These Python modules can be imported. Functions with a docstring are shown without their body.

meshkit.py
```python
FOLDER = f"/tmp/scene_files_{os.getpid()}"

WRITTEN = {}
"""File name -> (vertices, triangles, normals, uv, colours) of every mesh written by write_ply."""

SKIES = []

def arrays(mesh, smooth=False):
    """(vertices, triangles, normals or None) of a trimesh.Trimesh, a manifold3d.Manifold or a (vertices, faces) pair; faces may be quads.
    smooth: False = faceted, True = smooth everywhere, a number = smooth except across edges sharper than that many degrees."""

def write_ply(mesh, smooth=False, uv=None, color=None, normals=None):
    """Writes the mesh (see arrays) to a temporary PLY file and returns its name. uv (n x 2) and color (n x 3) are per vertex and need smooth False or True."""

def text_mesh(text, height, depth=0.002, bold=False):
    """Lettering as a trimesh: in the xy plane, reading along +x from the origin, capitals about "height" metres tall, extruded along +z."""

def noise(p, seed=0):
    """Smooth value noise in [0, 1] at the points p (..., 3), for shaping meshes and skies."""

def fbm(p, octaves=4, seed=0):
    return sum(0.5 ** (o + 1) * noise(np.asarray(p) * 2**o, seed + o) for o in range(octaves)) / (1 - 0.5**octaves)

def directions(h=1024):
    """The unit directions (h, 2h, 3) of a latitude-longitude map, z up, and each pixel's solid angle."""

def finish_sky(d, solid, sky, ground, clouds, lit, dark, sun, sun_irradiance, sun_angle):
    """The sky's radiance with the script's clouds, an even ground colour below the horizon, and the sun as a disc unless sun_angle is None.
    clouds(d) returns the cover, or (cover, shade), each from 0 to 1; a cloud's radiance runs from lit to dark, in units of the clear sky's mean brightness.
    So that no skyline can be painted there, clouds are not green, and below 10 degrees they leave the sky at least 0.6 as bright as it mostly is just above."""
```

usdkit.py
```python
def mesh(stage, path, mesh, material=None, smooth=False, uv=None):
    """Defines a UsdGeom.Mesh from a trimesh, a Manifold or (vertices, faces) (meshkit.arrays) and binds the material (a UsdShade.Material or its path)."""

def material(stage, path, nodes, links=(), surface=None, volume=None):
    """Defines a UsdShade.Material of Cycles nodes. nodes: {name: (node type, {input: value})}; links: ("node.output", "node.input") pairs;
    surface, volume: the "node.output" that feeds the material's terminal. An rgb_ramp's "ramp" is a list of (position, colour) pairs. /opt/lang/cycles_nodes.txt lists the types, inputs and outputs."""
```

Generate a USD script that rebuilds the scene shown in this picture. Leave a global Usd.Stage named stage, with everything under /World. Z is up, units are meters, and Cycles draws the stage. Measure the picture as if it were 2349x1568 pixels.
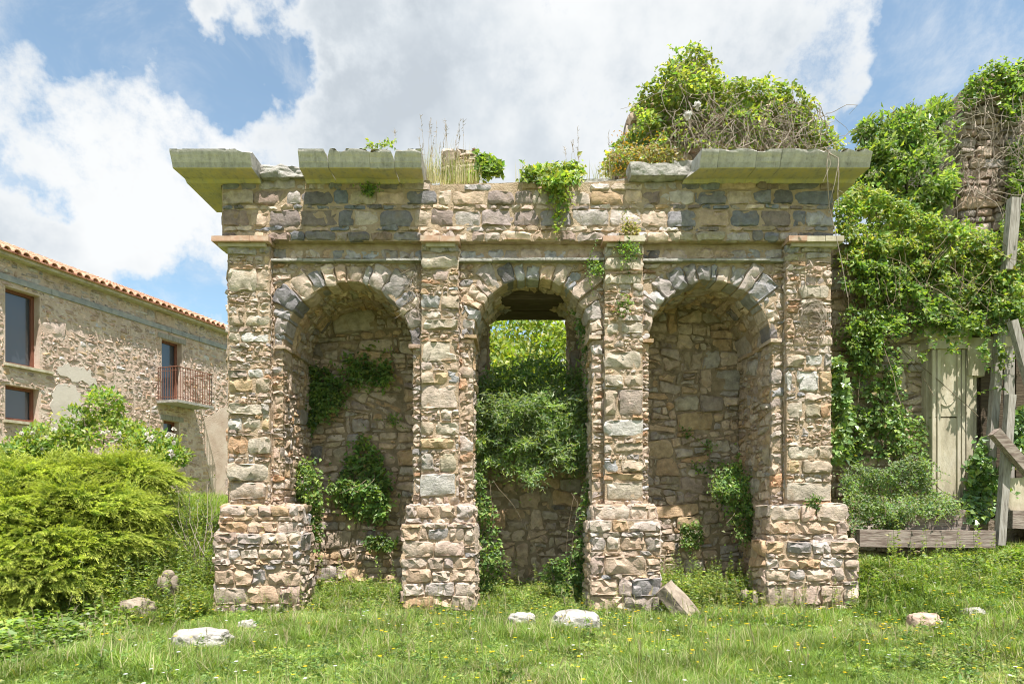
import math
import numpy as np
import trimesh
from scipy.spatial import Delaunay
from shapely.geometry import Polygon, box as sbox, Point
from shapely import contains_xy
from pxr import Usd, UsdGeom, UsdLux, UsdShade, Gf, Sdf, Vt
import usdkit
import meshkit

stage = Usd.Stage.CreateInMemory()
UsdGeom.SetStageUpAxis(stage, "Z")
UsdGeom.SetStageMetersPerUnit(stage, 1.0)
world = UsdGeom.Xform.Define(stage, "/World")
stage.SetDefaultPrim(world.GetPrim())
UsdGeom.Scope.Define(stage, "/World/Looks")
L = "/World/Looks/"
PI = math.pi

# ------------------------------------------------------------------ camera
CAM_D, EYE, F = 9.2, 1.6, 1436.0          # distance to the arcade front, eye height, focal length in layout units
CX, HZ = 1174.5, 1150.0
cam = UsdGeom.Camera.Define(stage, "/World/camera")
cam.AddTranslateOp().Set(Gf.Vec3d(0, -CAM_D, EYE))
cam.AddRotateXYZOp().Set(Gf.Vec3f(90, 0, 0))
cam.CreateHorizontalApertureAttr(36.0)
cam.CreateFocalLengthAttr(36.0 * F / 2349.0)
cam.CreateVerticalApertureOffsetAttr(36.0 * (HZ - 784.0) / 2349.0)
cam.CreateClippingRangeAttr(Gf.Vec2f(0.1, 5000))
cam.CreateExposureAttr(2.11)

# ------------------------------------------------------------------ sun and sky
SUN = np.array([0.17, -0.45, 1.15]); SUN = SUN / np.linalg.norm(SUN)
SUN_EL, SUN_ROT = math.asin(SUN[2]), math.atan2(SUN[0], SUN[1])
sun = UsdLux.DistantLight.Define(stage, "/World/sun")
sun.CreateIntensityAttr(0.60)
sun.CreateAngleAttr(0.5)
sun.CreateNormalizeAttr(True)
sun.CreateColorAttr(Gf.Vec3f(1.0, 0.96, 0.905))
_z = Gf.Vec3d(*SUN.tolist())
sun.AddOrientOp().Set(Gf.Quatf(Gf.Rotation(Gf.Vec3d(0, 0, 1), _z).GetQuat()))


def sky_dir(x, y):
    d = np.array([(x - CX) / F, 1.0, (HZ - y) / F])
    return d / np.linalg.norm(d)


SKY_STRENGTH = 0.05
CLOUD = 4.4
holes = [  # direction of an opening in the cloud, its angular radius, its depth
    ((150, 40), 6, .40), ((300, 20), 5.5, .36), ((60, 20), 4, .38), ((430, 10), 4, .25), ((150, 130), 3.5, .30), ((70, 210), 2.2, .25), ((20, 370), 2.5, .30),
    ((575, 120), 4.5, .46), ((500, 50), 4, .3), ((650, 170), 3, .34), ((280, 640), 3.5, .34), ((420, 640), 4.5, .36), ((480, 700), 3.5, .3), ((190, 570), 2.0, .28), ((480, 215), 2, .2), ((1180, 380), 1.5, .16),
    ((2230, 60), 7, .50), ((2100, 210), 4.5, .42), ((2010, 270), 3.5, .34), ((2349, 200), 6, .45), ((1930, 290), 2.5, .24), ((2349, 20), 7, .45)]
masses = [((250, 330), 9, .12), ((1400, 200), 22, .22), ((900, 150), 14, .16), ((1960, 90), 6, .20), ((60, 560), 5, .18), ((800, 320), 12, .12), ((10, 140), 3, .18), ((2330, 125), 2.0, .30), ((380, 680), 1.6, .16)]
nodes = {
    "sky": ("sky_texture", {"sky_type": "single_scattering", "sun_disc": False, "sun_elevation": SUN_EL, "sun_rotation": SUN_ROT, "altitude": 300.0, "air_density": 1.0, "aerosol_density": 0.4, "ozone_density": 1.0}),
    "tc": ("texture_coordinate", {}),
    "warp": ("noise_texture", {"scale": 7.0, "detail": 5.0, "roughness": 0.55}),
    "warpc": ("vector_math", {"math_type": "subtract", "vector2": (.5, .5, .5)}),
    "warps": ("vector_math", {"math_type": "scale", "scale": 0.30}),
    "dir": ("vector_math", {"math_type": "add"}),
    "big": ("noise_texture", {"scale": 3.2, "detail": 11.0, "roughness": 0.66, "lacunarity": 2.1}),
    "shade": ("noise_texture", {"scale": 4.0, "detail": 9.0, "roughness": 0.55}),
}
links = [("tc.generated", "warp.vector"), ("warp.color", "warpc.vector1"), ("warpc.vector", "warps.vector1"), ("tc.generated", "dir.vector1"), ("warps.vector", "dir.vector2"),
         ("tc.generated", "big.vector"), ("tc.generated", "shade.vector")]
nodes["bigc"] = ("math", {"math_type": "multiply_add", "value2": 1.9, "value3": -.45})
links.append(("big.fac", "bigc.value1"))
prev = "bigc.value"
for i, ((px, py), rad, dep) in enumerate(holes + masses):
    c = sky_dir(px, py)
    sgn = -1 if i < len(holes) else 1
    nodes[f"dp{i}"] = ("vector_math", {"math_type": "distance", "vector2": tuple(c)})
    nodes[f"mr{i}"] = ("map_range", {"range_type": "smoothstep", "from_min": 0.0, "from_max": math.radians(rad) * 1.35, "to_min": sgn * dep, "to_max": 0.0, "clamp": True})
    nodes[f"ad{i}"] = ("math", {"math_type": "add"})
    links += [("dir.vector", f"dp{i}.vector1"), (f"dp{i}.value", f"mr{i}.value"), (prev, f"ad{i}.value1"), (f"mr{i}.result", f"ad{i}.value2")]
    prev = f"ad{i}.value"
nodes["cov"] = ("map_range", {"range_type": "smoothstep", "from_min": 0.27, "from_max": 0.62, "to_min": 0.0, "to_max": 1.0, "clamp": True})
nodes["thick"] = ("map_range", {"range_type": "smoothstep", "from_min": 0.50, "from_max": 0.85, "to_min": 0.0, "to_max": 1.0, "clamp": True})
nodes["shmix"] = ("math", {"math_type": "multiply"})
nodes["thk2"] = ("math", {"math_type": "multiply_add", "value2": .62, "value3": .38})
nodes["veil"] = ("map_range", {"range_type": "smoothstep", "from_min": 0.42, "from_max": 0.72, "to_min": 0.14, "to_max": 0.62, "clamp": True})
nodes["covm"] = ("math", {"math_type": "maximum"})
nodes["wisp"] = ("noise_texture", {"scale": 6.0, "detail": 9.0, "roughness": 0.68, "distortion": 0.5})
nodes["cc"] = ("rgb_ramp", {"ramp": [(0.0, (CLOUD * 1.02, CLOUD * 1.04, CLOUD * 1.05)), (0.25, (CLOUD * .93, CLOUD * .965, CLOUD * .99)), (0.6, (CLOUD * .76, CLOUD * .82, CLOUD * .875)), (1.0, (CLOUD * .62, CLOUD * .685, CLOUD * .75))]})
nodes["skymul"] = ("mix_color", {"blend_type": "multiply", "fac": 1.0, "b": (.92, 1.08, 1.0), "use_clamp": False})
nodes["mix"] = ("mix_color", {"blend_type": "mix", "use_clamp": False})
nodes["bg"] = ("background_shader", {"strength": SKY_STRENGTH})
nodes["shr"] = ("map_range", {"from_min": 0.40, "from_max": 0.63, "to_min": 0.0, "to_max": 1.0, "clamp": True})
links += [(prev, "cov.value"), (prev, "thick.value"), ("shade.fac", "shr.value"), ("shr.result", "shmix.value1"), ("thk2.value", "shmix.value2"), ("shmix.value", "cc.fac"), ("thick.result", "thk2.value1"), ("tc.generated", "wisp.vector"), ("wisp.fac", "veil.value"), ("cov.result", "covm.value1"), ("veil.result", "covm.value2"),
          ("sky.color", "skymul.a"), ("skymul.result", "mix.a"), ("cc.color", "mix.b"), ("covm.value", "mix.fac"), ("mix.result", "bg.color")]
sky_mat = usdkit.material(stage, L + "sky", nodes, links, surface="bg.background")
dome = UsdLux.DomeLight.Define(stage, "/World/sky")
dome.CreateIntensityAttr(1.0)
UsdShade.MaterialBindingAPI.Apply(dome.GetPrim()).Bind(sky_mat)
dome.GetPrim().SetCustomDataByKey("kind", "structure")
dome.GetPrim().SetCustomDataByKey("label", "blue sky with broad white and grey clouds")
dome.GetPrim().SetCustomDataByKey("category", "sky")


# ------------------------------------------------------------------ helpers: layout, prims, meshes
def PX(x, y, Y=0.0):
    """A spot of the layout drawing at depth Y behind the arcade's front, in metres."""
    k = (CAM_D + Y) / F
    return np.array([(x - CX) * k, Y, EYE + (HZ - y) * k])


def X0(x): return (x - CX) * CAM_D / F
def Z0(y): return EYE + (HZ - y) * CAM_D / F


_names = {}
_base = {}


def path_for(name, parent):
    root = parent or "/World"
    k = _names.get((root, name), 0)
    _names[(root, name)] = k + 1
    return f"{root}/{name}" if k == 0 else f"{root}/{name}_{k:03d}"


def tag(prim, label=None, cat=None, group=None, kind=None):
    for k, v in (("label", label), ("category", cat), ("group", group), ("kind", kind)):
        if v:
            prim.SetCustomDataByKey(k, v)


def thing(name, base, label, cat, group=None):
    p = path_for(name, None)
    x = UsdGeom.Xform.Define(stage, p)
    x.AddTranslateOp().Set(Gf.Vec3d(*map(float, base)))
    _base[p] = np.array(base, float)
    tag(x.GetPrim(), label, cat, group)
    return p


class MB:
    """Collects vertices, triangles and tints."""
    def __init__(s): s.v, s.f, s.t, s.n = [], [], [], 0

    def add(s, v, f, tint=(1, 1, 1)):
        v = np.asarray(v, float); f = np.asarray(f, int)
        t = np.asarray(tint, float)
        if t.ndim == 1: t = np.tile(t, (len(v), 1))
        s.v.append(v); s.f.append(f + s.n); s.t.append(t); s.n += len(v)
        return s

    def tm(s, mesh, tint=(1, 1, 1)): return s.add(mesh.vertices, mesh.faces, tint)
    def get(s): return np.vstack(s.v), np.vstack(s.f), np.vstack(s.t)


def obj(name, mb, mat, parent=None, smooth=False, label=None, cat=None, group=None, kind=None):
    if isinstance(mb, trimesh.Trimesh): mb = MB().tm(mb)
    if isinstance(mb, MB): v, f, t = mb.get()
    else: v, f, t = mb
    p = path_for(name, parent)
    if parent: v = v - _base[parent]; _base[p] = _base[parent]
    n = None
    if smooth is not False:
        tmh = trimesh.Trimesh(v, f, process=False)
        if smooth is not True:
            tmh = trimesh.Trimesh(v, f, process=False, vertex_attributes={"t": t})
            try:
                sm = trimesh.graph.smooth_shade(tmh, angle=math.radians(smooth), facet_minarea=None)
                if len(sm.vertices) != len(v):
                    d = {tuple(np.round(a, 6)): b for a, b in zip(v, t)}
                    t = np.array([d[tuple(np.round(a, 6))] for a in sm.vertices])
                v, f = np.array(sm.vertices), np.array(sm.faces)
            except Exception:
                pass
        fn = np.cross(v[f[:, 1]] - v[f[:, 0]], v[f[:, 2]] - v[f[:, 0]])
        n = np.zeros_like(v)
        for k in range(3): np.add.at(n, f[:, k], fn)
        ln = np.linalg.norm(n, axis=1, keepdims=True)
        n = np.where(ln > 0, n / np.maximum(ln, 1e-30), [0, 0, 1.])
    m = UsdGeom.Mesh.Define(stage, p)
    m.CreatePointsAttr(Vt.Vec3fArray.FromNumpy(v.astype(np.float32)))
    m.CreateFaceVertexCountsAttr(Vt.IntArray.FromNumpy(np.full(len(f), 3, np.int32)))
    m.CreateFaceVertexIndicesAttr(Vt.IntArray.FromNumpy(f.astype(np.int32).ravel()))
    m.CreateSubdivisionSchemeAttr("none")
    if n is not None:
        m.CreateNormalsAttr(Vt.Vec3fArray.FromNumpy(n.astype(np.float32)))
        m.SetNormalsInterpolation("vertex")
    UsdGeom.PrimvarsAPI(m).CreatePrimvar("tint", Sdf.ValueTypeNames.Color3fArray, "vertex").Set(Vt.Vec3fArray.FromNumpy(t.astype(np.float32)))
    UsdShade.MaterialBindingAPI.Apply(m.GetPrim()).Bind(mat)
    tag(m.GetPrim(), label, cat, group, kind)
    return p


def noise_disp(mesh, size, amp, freq, seed=0, oct=3):
    """Subdivides a trimesh to edges of at most size and roughens it along its normals."""
    v, f = trimesh.remesh.subdivide_to_size(mesh.vertices, mesh.faces, size, max_iter=12)
    m = trimesh.Trimesh(v, f, process=True)
    d = (meshkit.fbm(m.vertices * freq + 37.1, oct, seed) - .5) * 2 * amp
    m.vertices = m.vertices + m.vertex_normals * d[:, None]
    return m


def bx(x0, x1, y0, y1, z0, z1):
    m = trimesh.creation.box([x1 - x0, y1 - y0, z1 - z0])
    m.apply_translation([(x0 + x1) / 2, (y0 + y1) / 2, (z0 + z1) / 2])
    return m


def extrude_y(poly, y0, y1):
    """A polygon in x, z made solid from depth y0 to y1."""
    m = trimesh.creation.extrude_polygon(poly, y1 - y0, engine="earcut")
    v = m.vertices
    m2 = trimesh.Trimesh(np.stack([v[:, 0], y0 + v[:, 2], v[:, 1]], 1), m.faces[:, ::-1], process=False)
    return m2


def tube(pts, r0, r1, sides=5):
    pts = np.asarray(pts, float); n = len(pts)
    tan = np.gradient(pts, axis=0); tan /= np.maximum(np.linalg.norm(tan, axis=1, keepdims=True), 1e-9)
    ref = np.where(np.abs(tan[:, 2:3]) > .9, [[1., 0, 0]], [[0, 0, 1.]])
    a = np.cross(tan, ref); a /= np.maximum(np.linalg.norm(a, axis=1, keepdims=True), 1e-9)
    b = np.cross(tan, a)
    ang = np.arange(sides) / sides * 2 * PI
    r = np.linspace(r0, r1, n)[:, None, None]
    ring = pts[:, None, :] + r * (a[:, None, :] * np.cos(ang)[None, :, None] + b[:, None, :] * np.sin(ang)[None, :, None])
    v = ring.reshape(-1, 3)
    i, j = np.meshgrid(np.arange(n - 1), np.arange(sides), indexing="ij")
    p = (i * sides + j).ravel(); q = (i * sides + (j + 1) % sides).ravel()
    f = np.vstack([np.stack([p, q, q + sides], 1), np.stack([p, q + sides, p + sides], 1)])
    return v, f


# ------------------------------------------------------------------ materials
def rough(path, base_nodes, base_links, col, bump_scale=18.0, bump_str=0.5, bump_dist=0.02, roughness=0.9, extra_bump=None, spec=0.25):
    n = dict(base_nodes); l = list(base_links)
    n["geo"] = ("geometry", {})
    n["bn"] = ("noise_texture", {"scale": bump_scale, "detail": 6.0, "roughness": 0.62})
    n["bump"] = ("bump", {"strength": bump_str, "distance": bump_dist})
    n["p"] = ("principled_bsdf", {"roughness": roughness, "specular_ior_level": spec})
    l += [("geo.position", "bn.vector"), ("bn.fac", "bump.height"), ("bump.normal", "p.normal"), (col, "p.base_color")]
    return usdkit.material(stage, L + path, n, l, surface="p.BSDF")


def stone_mat(path, spots=0.35, spotcol=(.50, .47, .40), stain=(.30, .17, .07), stain_amt=.35, bump=0.9, dist=.035):
    n = {"tint": ("attribute", {"attribute": "tint"}),
         "geo0": ("geometry", {}),
         "n1": ("noise_texture", {"scale": 9.0, "detail": 8.0, "roughness": 0.68}),
         "r1": ("map_range", {"from_min": .3, "from_max": .7, "to_min": .60, "to_max": 1.30, "clamp": True}),
         "m1": ("mix_color", {"blend_type": "multiply", "fac": 1.0, "use_clamp": False}),
         "n2": ("noise_texture", {"scale": 3.7, "detail": 5.0, "roughness": .6}),
         "r2": ("map_range", {"from_min": .56, "from_max": .70, "to_min": 0.0, "to_max": stain_amt, "clamp": True}),
         "m2": ("mix_color", {"b": stain}),
         "n3": ("noise_texture", {"scale": 26.0, "detail": 5.0, "roughness": .7}),
         "r3": ("map_range", {"from_min": .56, "from_max": .68, "to_min": 0.0, "to_max": spots, "clamp": True}),
         "m3": ("mix_color", {"b": spotcol}),
         "mp": ("mapping", {"scale": (3.0, 3.0, 16.0)}),
         "n4": ("noise_texture", {"scale": 2.2, "detail": 5.0, "roughness": .6, "distortion": .6}),
         "ht": ("math", {"math_type": "multiply_add", "value2": .25})}
    l = [("geo0.position", "n1.vector"), ("n1.fac", "r1.value"), ("tint.color", "m1.a"), ("r1.result", "m1.b"),
         ("geo0.position", "n2.vector"), ("n2.fac", "r2.value"), ("m1.result", "m2.a"), ("r2.result", "m2.fac"),
         ("geo0.position", "n3.vector"), ("n3.fac", "r3.value"), ("m2.result", "m3.a"), ("r3.result", "m3.fac"),
         ("geo0.position", "mp.vector"), ("mp.vector", "n4.vector")]
    n["geo"] = ("geometry", {})
    n["bn"] = ("noise_texture", {"scale": 22.0, "detail": 8.0, "roughness": 0.7})
    n["bump"] = ("bump", {"strength": bump, "distance": dist})
    n["p"] = ("principled_bsdf", {"roughness": .92, "specular_ior_level": .2})
    l += [("geo.position", "bn.vector"), ("n4.fac", "ht.value1"), ("bn.fac", "ht.value3"), ("ht.value", "bump.height"), ("bump.normal", "p.normal"), ("m3.result", "p.base_color")]
    return usdkit.material(stage, L + path, n, l, surface="p.BSDF")


def ramp_mat(path, stops, scale, detail=6.0, bump_scale=20.0, bump=.5, dist=.02, roughness=.9, stretch=None, spec=.2, distortion=0.):
    n = {"g0": ("geometry", {}), "nz": ("noise_texture", {"scale": scale, "detail": detail, "roughness": .62, "distortion": distortion}), "rr": ("rgb_ramp", {"ramp": stops})}
    l = [("nz.fac", "rr.fac")]
    if stretch:
        n["mp"] = ("mapping", {"scale": stretch}); l += [("g0.position", "mp.vector"), ("mp.vector", "nz.vector")]
    else:
        l += [("g0.position", "nz.vector")]
    n["geo"] = ("geometry", {})
    n["bn"] = ("noise_texture", {"scale": bump_scale, "detail": 6.0, "roughness": 0.65})
    n["bump"] = ("bump", {"strength": bump, "distance": dist})
    n["p"] = ("principled_bsdf", {"roughness": roughness, "specular_ior_level": spec})
    l += [("mp.vector" if stretch else "geo.position", "bn.vector"), ("bn.fac", "bump.height"), ("bump.normal", "p.normal"), ("rr.color", "p.base_color")]
    return usdkit.material(stage, L + path, n, l, surface="p.BSDF")


def leaf_mat(path, trans=.45, rough_=.45, spec=.4, tcol=(1.25, 1.35, .35), rnd=.35):
    n = {"tint": ("attribute", {"attribute": "tint"}), "g0": ("geometry", {}), "oi": ("object_info", {}),
         "nz": ("noise_texture", {"scale": 2.3, "detail": 3.0}),
         "r": ("map_range", {"from_min": .3, "from_max": .7, "to_min": 1 - rnd, "to_max": 1 + rnd, "clamp": True}),
         "m": ("mix_color", {"blend_type": "multiply", "fac": 1.0, "use_clamp": False}),
         "tc": ("mix_color", {"blend_type": "multiply", "fac": 1.0, "use_clamp": False, "b": tcol}),
         "p": ("principled_bsdf", {"roughness": rough_, "specular_ior_level": spec}),
         "t": ("translucent_bsdf", {}), "mx": ("mix_closure", {"fac": trans})}
    l = [("g0.position", "nz.vector"), ("nz.fac", "r.value"), ("tint.color", "m.a"), ("r.result", "m.b"), ("m.result", "p.base_color"), ("m.result", "tc.a"), ("tc.result", "t.color"),
         ("p.BSDF", "mx.closure1"), ("t.BSDF", "mx.closure2")]
    return usdkit.material(stage, L + path, n, l, surface="mx.closure")


M = {}
M["stone"] = stone_mat("stone")
M["slate"] = stone_mat("slate", spots=.22, spotcol=(.40, .40, .37), stain=(.25, .19, .11), stain_amt=.4, bump=.7)
M["housestone"] = stone_mat("house_stone", spots=.2, stain_amt=.15, bump=.6)
M["mortar"] = ramp_mat("mortar", [(.3, (.29, .205, .135)), (.5, (.40, .30, .205)), (.7, (.48, .375, .27))], 7.0, bump_scale=45, bump=.9, dist=.03)
M["oldmortar"] = ramp_mat("old_mortar", [(.3, (.15, .115, .075)), (.5, (.27, .205, .14)), (.7, (.39, .305, .21))], 6.0, bump_scale=38, bump=.9, dist=.03)
M["house_mortar"] = ramp_mat("house_mortar", [(.3, (.40, .29, .225)), (.5, (.50, .385, .31)), (.7, (.57, .47, .395))], 2.2, bump_scale=25, bump=.6, dist=.03)
M["plaster"] = ramp_mat("plaster", [(.3, (.44, .38, .33)), (.55, (.53, .47, .41)), (.75, (.47, .42, .38))], 1.6, bump_scale=18, bump=.4)
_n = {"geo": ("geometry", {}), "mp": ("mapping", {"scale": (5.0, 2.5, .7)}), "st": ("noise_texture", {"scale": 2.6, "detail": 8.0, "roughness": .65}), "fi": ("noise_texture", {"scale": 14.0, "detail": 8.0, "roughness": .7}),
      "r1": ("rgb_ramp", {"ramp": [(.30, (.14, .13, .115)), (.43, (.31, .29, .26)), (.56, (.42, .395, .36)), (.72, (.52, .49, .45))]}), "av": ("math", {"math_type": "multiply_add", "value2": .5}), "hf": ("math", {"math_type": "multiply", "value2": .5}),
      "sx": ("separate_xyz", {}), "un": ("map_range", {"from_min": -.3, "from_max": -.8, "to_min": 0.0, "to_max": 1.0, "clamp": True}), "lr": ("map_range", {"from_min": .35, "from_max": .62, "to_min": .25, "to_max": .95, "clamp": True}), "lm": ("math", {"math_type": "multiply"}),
      "mx": ("mix_color", {"b": (.50, .42, .20)}), "sp": ("map_range", {"from_min": .60, "from_max": .68, "to_min": 0.0, "to_max": .55, "clamp": True}), "mx2": ("mix_color", {"b": (.16, .15, .12)}),  # downward faces yellowed: grass bounce light put in the colour, along with lichen
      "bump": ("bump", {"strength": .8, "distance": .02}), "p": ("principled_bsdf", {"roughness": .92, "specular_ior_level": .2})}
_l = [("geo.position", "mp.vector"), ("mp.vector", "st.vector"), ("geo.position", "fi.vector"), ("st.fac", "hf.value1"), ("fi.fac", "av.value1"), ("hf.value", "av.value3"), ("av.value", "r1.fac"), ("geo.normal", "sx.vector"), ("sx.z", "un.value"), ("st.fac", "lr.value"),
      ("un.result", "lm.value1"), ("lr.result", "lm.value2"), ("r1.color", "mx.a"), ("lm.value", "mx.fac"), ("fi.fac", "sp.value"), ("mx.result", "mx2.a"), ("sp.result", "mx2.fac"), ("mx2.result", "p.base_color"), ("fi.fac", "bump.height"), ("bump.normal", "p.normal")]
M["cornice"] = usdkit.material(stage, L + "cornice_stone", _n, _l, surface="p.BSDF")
M["weathered"] = ramp_mat("weathered_slab", [(.3, (.20, .19, .17)), (.5, (.32, .30, .27)), (.7, (.42, .40, .36))], 8.0, bump_scale=20, bump=.9, dist=.03)
M["terracotta"] = ramp_mat("terracotta", [(.3, (.32, .19, .13)), (.5, (.42, .27, .19)), (.7, (.45, .36, .28))], 9.0, bump_scale=40, bump=.5, dist=.01)
M["rooftile"] = ramp_mat("roof_tile", [(.3, (.34, .17, .11)), (.5, (.48, .26, .17)), (.72, (.56, .40, .30))], 5.0, bump_scale=30, bump=.4, dist=.01)
M["slateband"] = ramp_mat("slate_band", [(.3, (.20, .205, .22)), (.55, (.31, .31, .31)), (.7, (.38, .36, .33))], 4.0, bump_scale=20, bump=.6)
M["darkwood"] = ramp_mat("dark_wood", [(.3, (.045, .032, .022)), (.6, (.10, .075, .05)), (.75, (.16, .12, .085))], 3.0, stretch=(1.2, 14, 14), bump_scale=5, bump=.9, dist=.02)
M["greywood"] = ramp_mat("grey_wood", [(.28, (.11, .095, .08)), (.45, (.25, .225, .195)), (.62, (.35, .325, .29)), (.75, (.22, .195, .165))], 3.0, stretch=(16, 16, 1.2), bump_scale=5, bump=.7, dist=.012)
M["beamwood"] = ramp_mat("beam_wood", [(.28, (.07, .05, .04)), (.45, (.19, .145, .12)), (.6, (.32, .27, .23)), (.75, (.24, .145, .105))], 2.6, stretch=(1.4, 14, 12), bump_scale=4, bump=.8, dist=.012)
M["framewood"] = ramp_mat("frame_wood", [(.3, (.16, .065, .04)), (.7, (.24, .10, .065))], 3.0, stretch=(10, 10, 1), roughness=.55)
M["iron"] = ramp_mat("rusty_iron", [(.3, (.13, .055, .035)), (.7, (.22, .10, .065))], 14.0, roughness=.7)
M["portal"] = ramp_mat("portal_stone", [(.3, (.29, .25, .18)), (.5, (.42, .37, .27)), (.7, (.52, .47, .37))], 3.0, bump_scale=24, bump=.5, dist=.015, stretch=(2, 2, .7))
M["rock"] = ramp_mat("pale_rock", [(.3, (.20, .185, .16)), (.45, (.36, .335, .30)), (.7, (.50, .47, .425))], 5.0, detail=9, bump_scale=9, bump=1.0, dist=.06)
M["brownrock"] = ramp_mat("brown_rock", [(.3, (.15, .12, .10)), (.5, (.27, .22, .17)), (.7, (.38, .32, .26))], 6.0, bump_scale=14, bump=.9, dist=.03)
M["redrock"] = ramp_mat("red_rock", [(.3, (.36, .24, .18)), (.5, (.46, .33, .26)), (.7, (.54, .43, .36))], 6.0, bump_scale=14, bump=.9, dist=.03)
M["ruin"] = ramp_mat("ruin_rubble", [(.3, (.12, .095, .07)), (.48, (.25, .20, .15)), (.62, (.36, .30, .235)), (.75, (.43, .38, .31))], 5.0, bump_scale=9, bump=1.0, dist=.08)
M["soil"] = ramp_mat("soil", [(.3, (.08, .11, .03)), (.5, (.14, .18, .05)), (.66, (.20, .22, .085)), (.78, (.30, .25, .16))], 2.4, detail=9, bump_scale=20, bump=1.0, dist=.05)
M["stem"] = ramp_mat("dry_stem", [(.3, (.20, .16, .12)), (.7, (.40, .34, .28))], 9.0)
M["vine"] = ramp_mat("vine_stem", [(.3, (.12, .09, .055)), (.7, (.24, .19, .13))], 9.0)
M["bark"] = ramp_mat("bark", [(.3, (.06, .045, .03)), (.7, (.16, .125, .09))], 12.0, bump=.8)
M["leaf"] = leaf_mat("leaf")
M["gloss"] = leaf_mat("gloss_leaf", trans=.28, rough_=.36, spec=.5)
M["grass"] = leaf_mat("grass_blade", trans=.45, rough_=.5, spec=.3, tcol=(1.2, 1.25, .4), rnd=.3)
M["needle"] = leaf_mat("needle", trans=.3, rough_=.6, spec=.2, rnd=.25)
M["petal"] = leaf_mat("petal", trans=.3, rough_=.6, spec=.2, tcol=(1, 1, 1), rnd=.1)
M["glass"] = usdkit.material(stage, L + "window_glass", {"fr": ("fresnel", {"IOR": 1.7}), "d": ("principled_bsdf", {"base_color": (.035, .042, .05), "roughness": .3}), "g": ("glossy_bsdf", {"color": (.42, .47, .52), "roughness": .03}),
    "fa": ("math", {"math_type": "multiply_add", "value2": 1.0, "value3": .06}), "mx": ("mix_closure", {})},
    [("fr.fac", "fa.value1"), ("fa.value", "mx.fac"), ("d.BSDF", "mx.closure1"), ("g.BSDF", "mx.closure2")], surface="mx.closure")
M["dark"] = usdkit.material(stage, L + "interior_shade", {"p": ("principled_bsdf", {"base_color": (.03, .027, .024), "roughness": 1.0})}, [], surface="p.BSDF")  # near-black colour stands in for the shade inside the house

# stone colours (albedo)
TAN, CREAM, OCHRE, ORANGE, GREY, BLUE, DARK, PURPLE, PINK, OLIVE = (.47, .375, .275), (.54, .465, .37), (.50, .355, .20), (.47, .28, .155), (.41, .375, .335), (.28, .285, .285), (.17, .165, .165), (.36, .29, .245), (.53, .425, .345), (.38, .335, .235)
WHITE = (.57, .545, .51)
PAL_PIER = [(TAN, 5), (CREAM, 6), (OCHRE, 1.8), (ORANGE, .9), (GREY, 1.6), (PINK, 3.5), (PURPLE, 1.2), (WHITE, 1.2), (BLUE, .5)]
PAL_FRIEZE_SIDE = [((.20, .215, .235), 3.2), (GREY, 2.0), ((.27, .22, .19), 2), (TAN, 1.2), (OLIVE, .8), (DARK, 1.4), (CREAM, .8)]
PAL_FRIEZE_MID = [(GREY, 3), ((.30, .25, .22), 2.2), (TAN, 2), (CREAM, 2.4), (OCHRE, .8), (PINK, 1.5), (WHITE, 1.2)]
PAL_NICHE = [((.54, .43, .31), 4), (CREAM, 3.0), (OCHRE, 1.8), (GREY, 1.3), (OLIVE, 1.2), (PURPLE, .7), (DARK, .2)]
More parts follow.
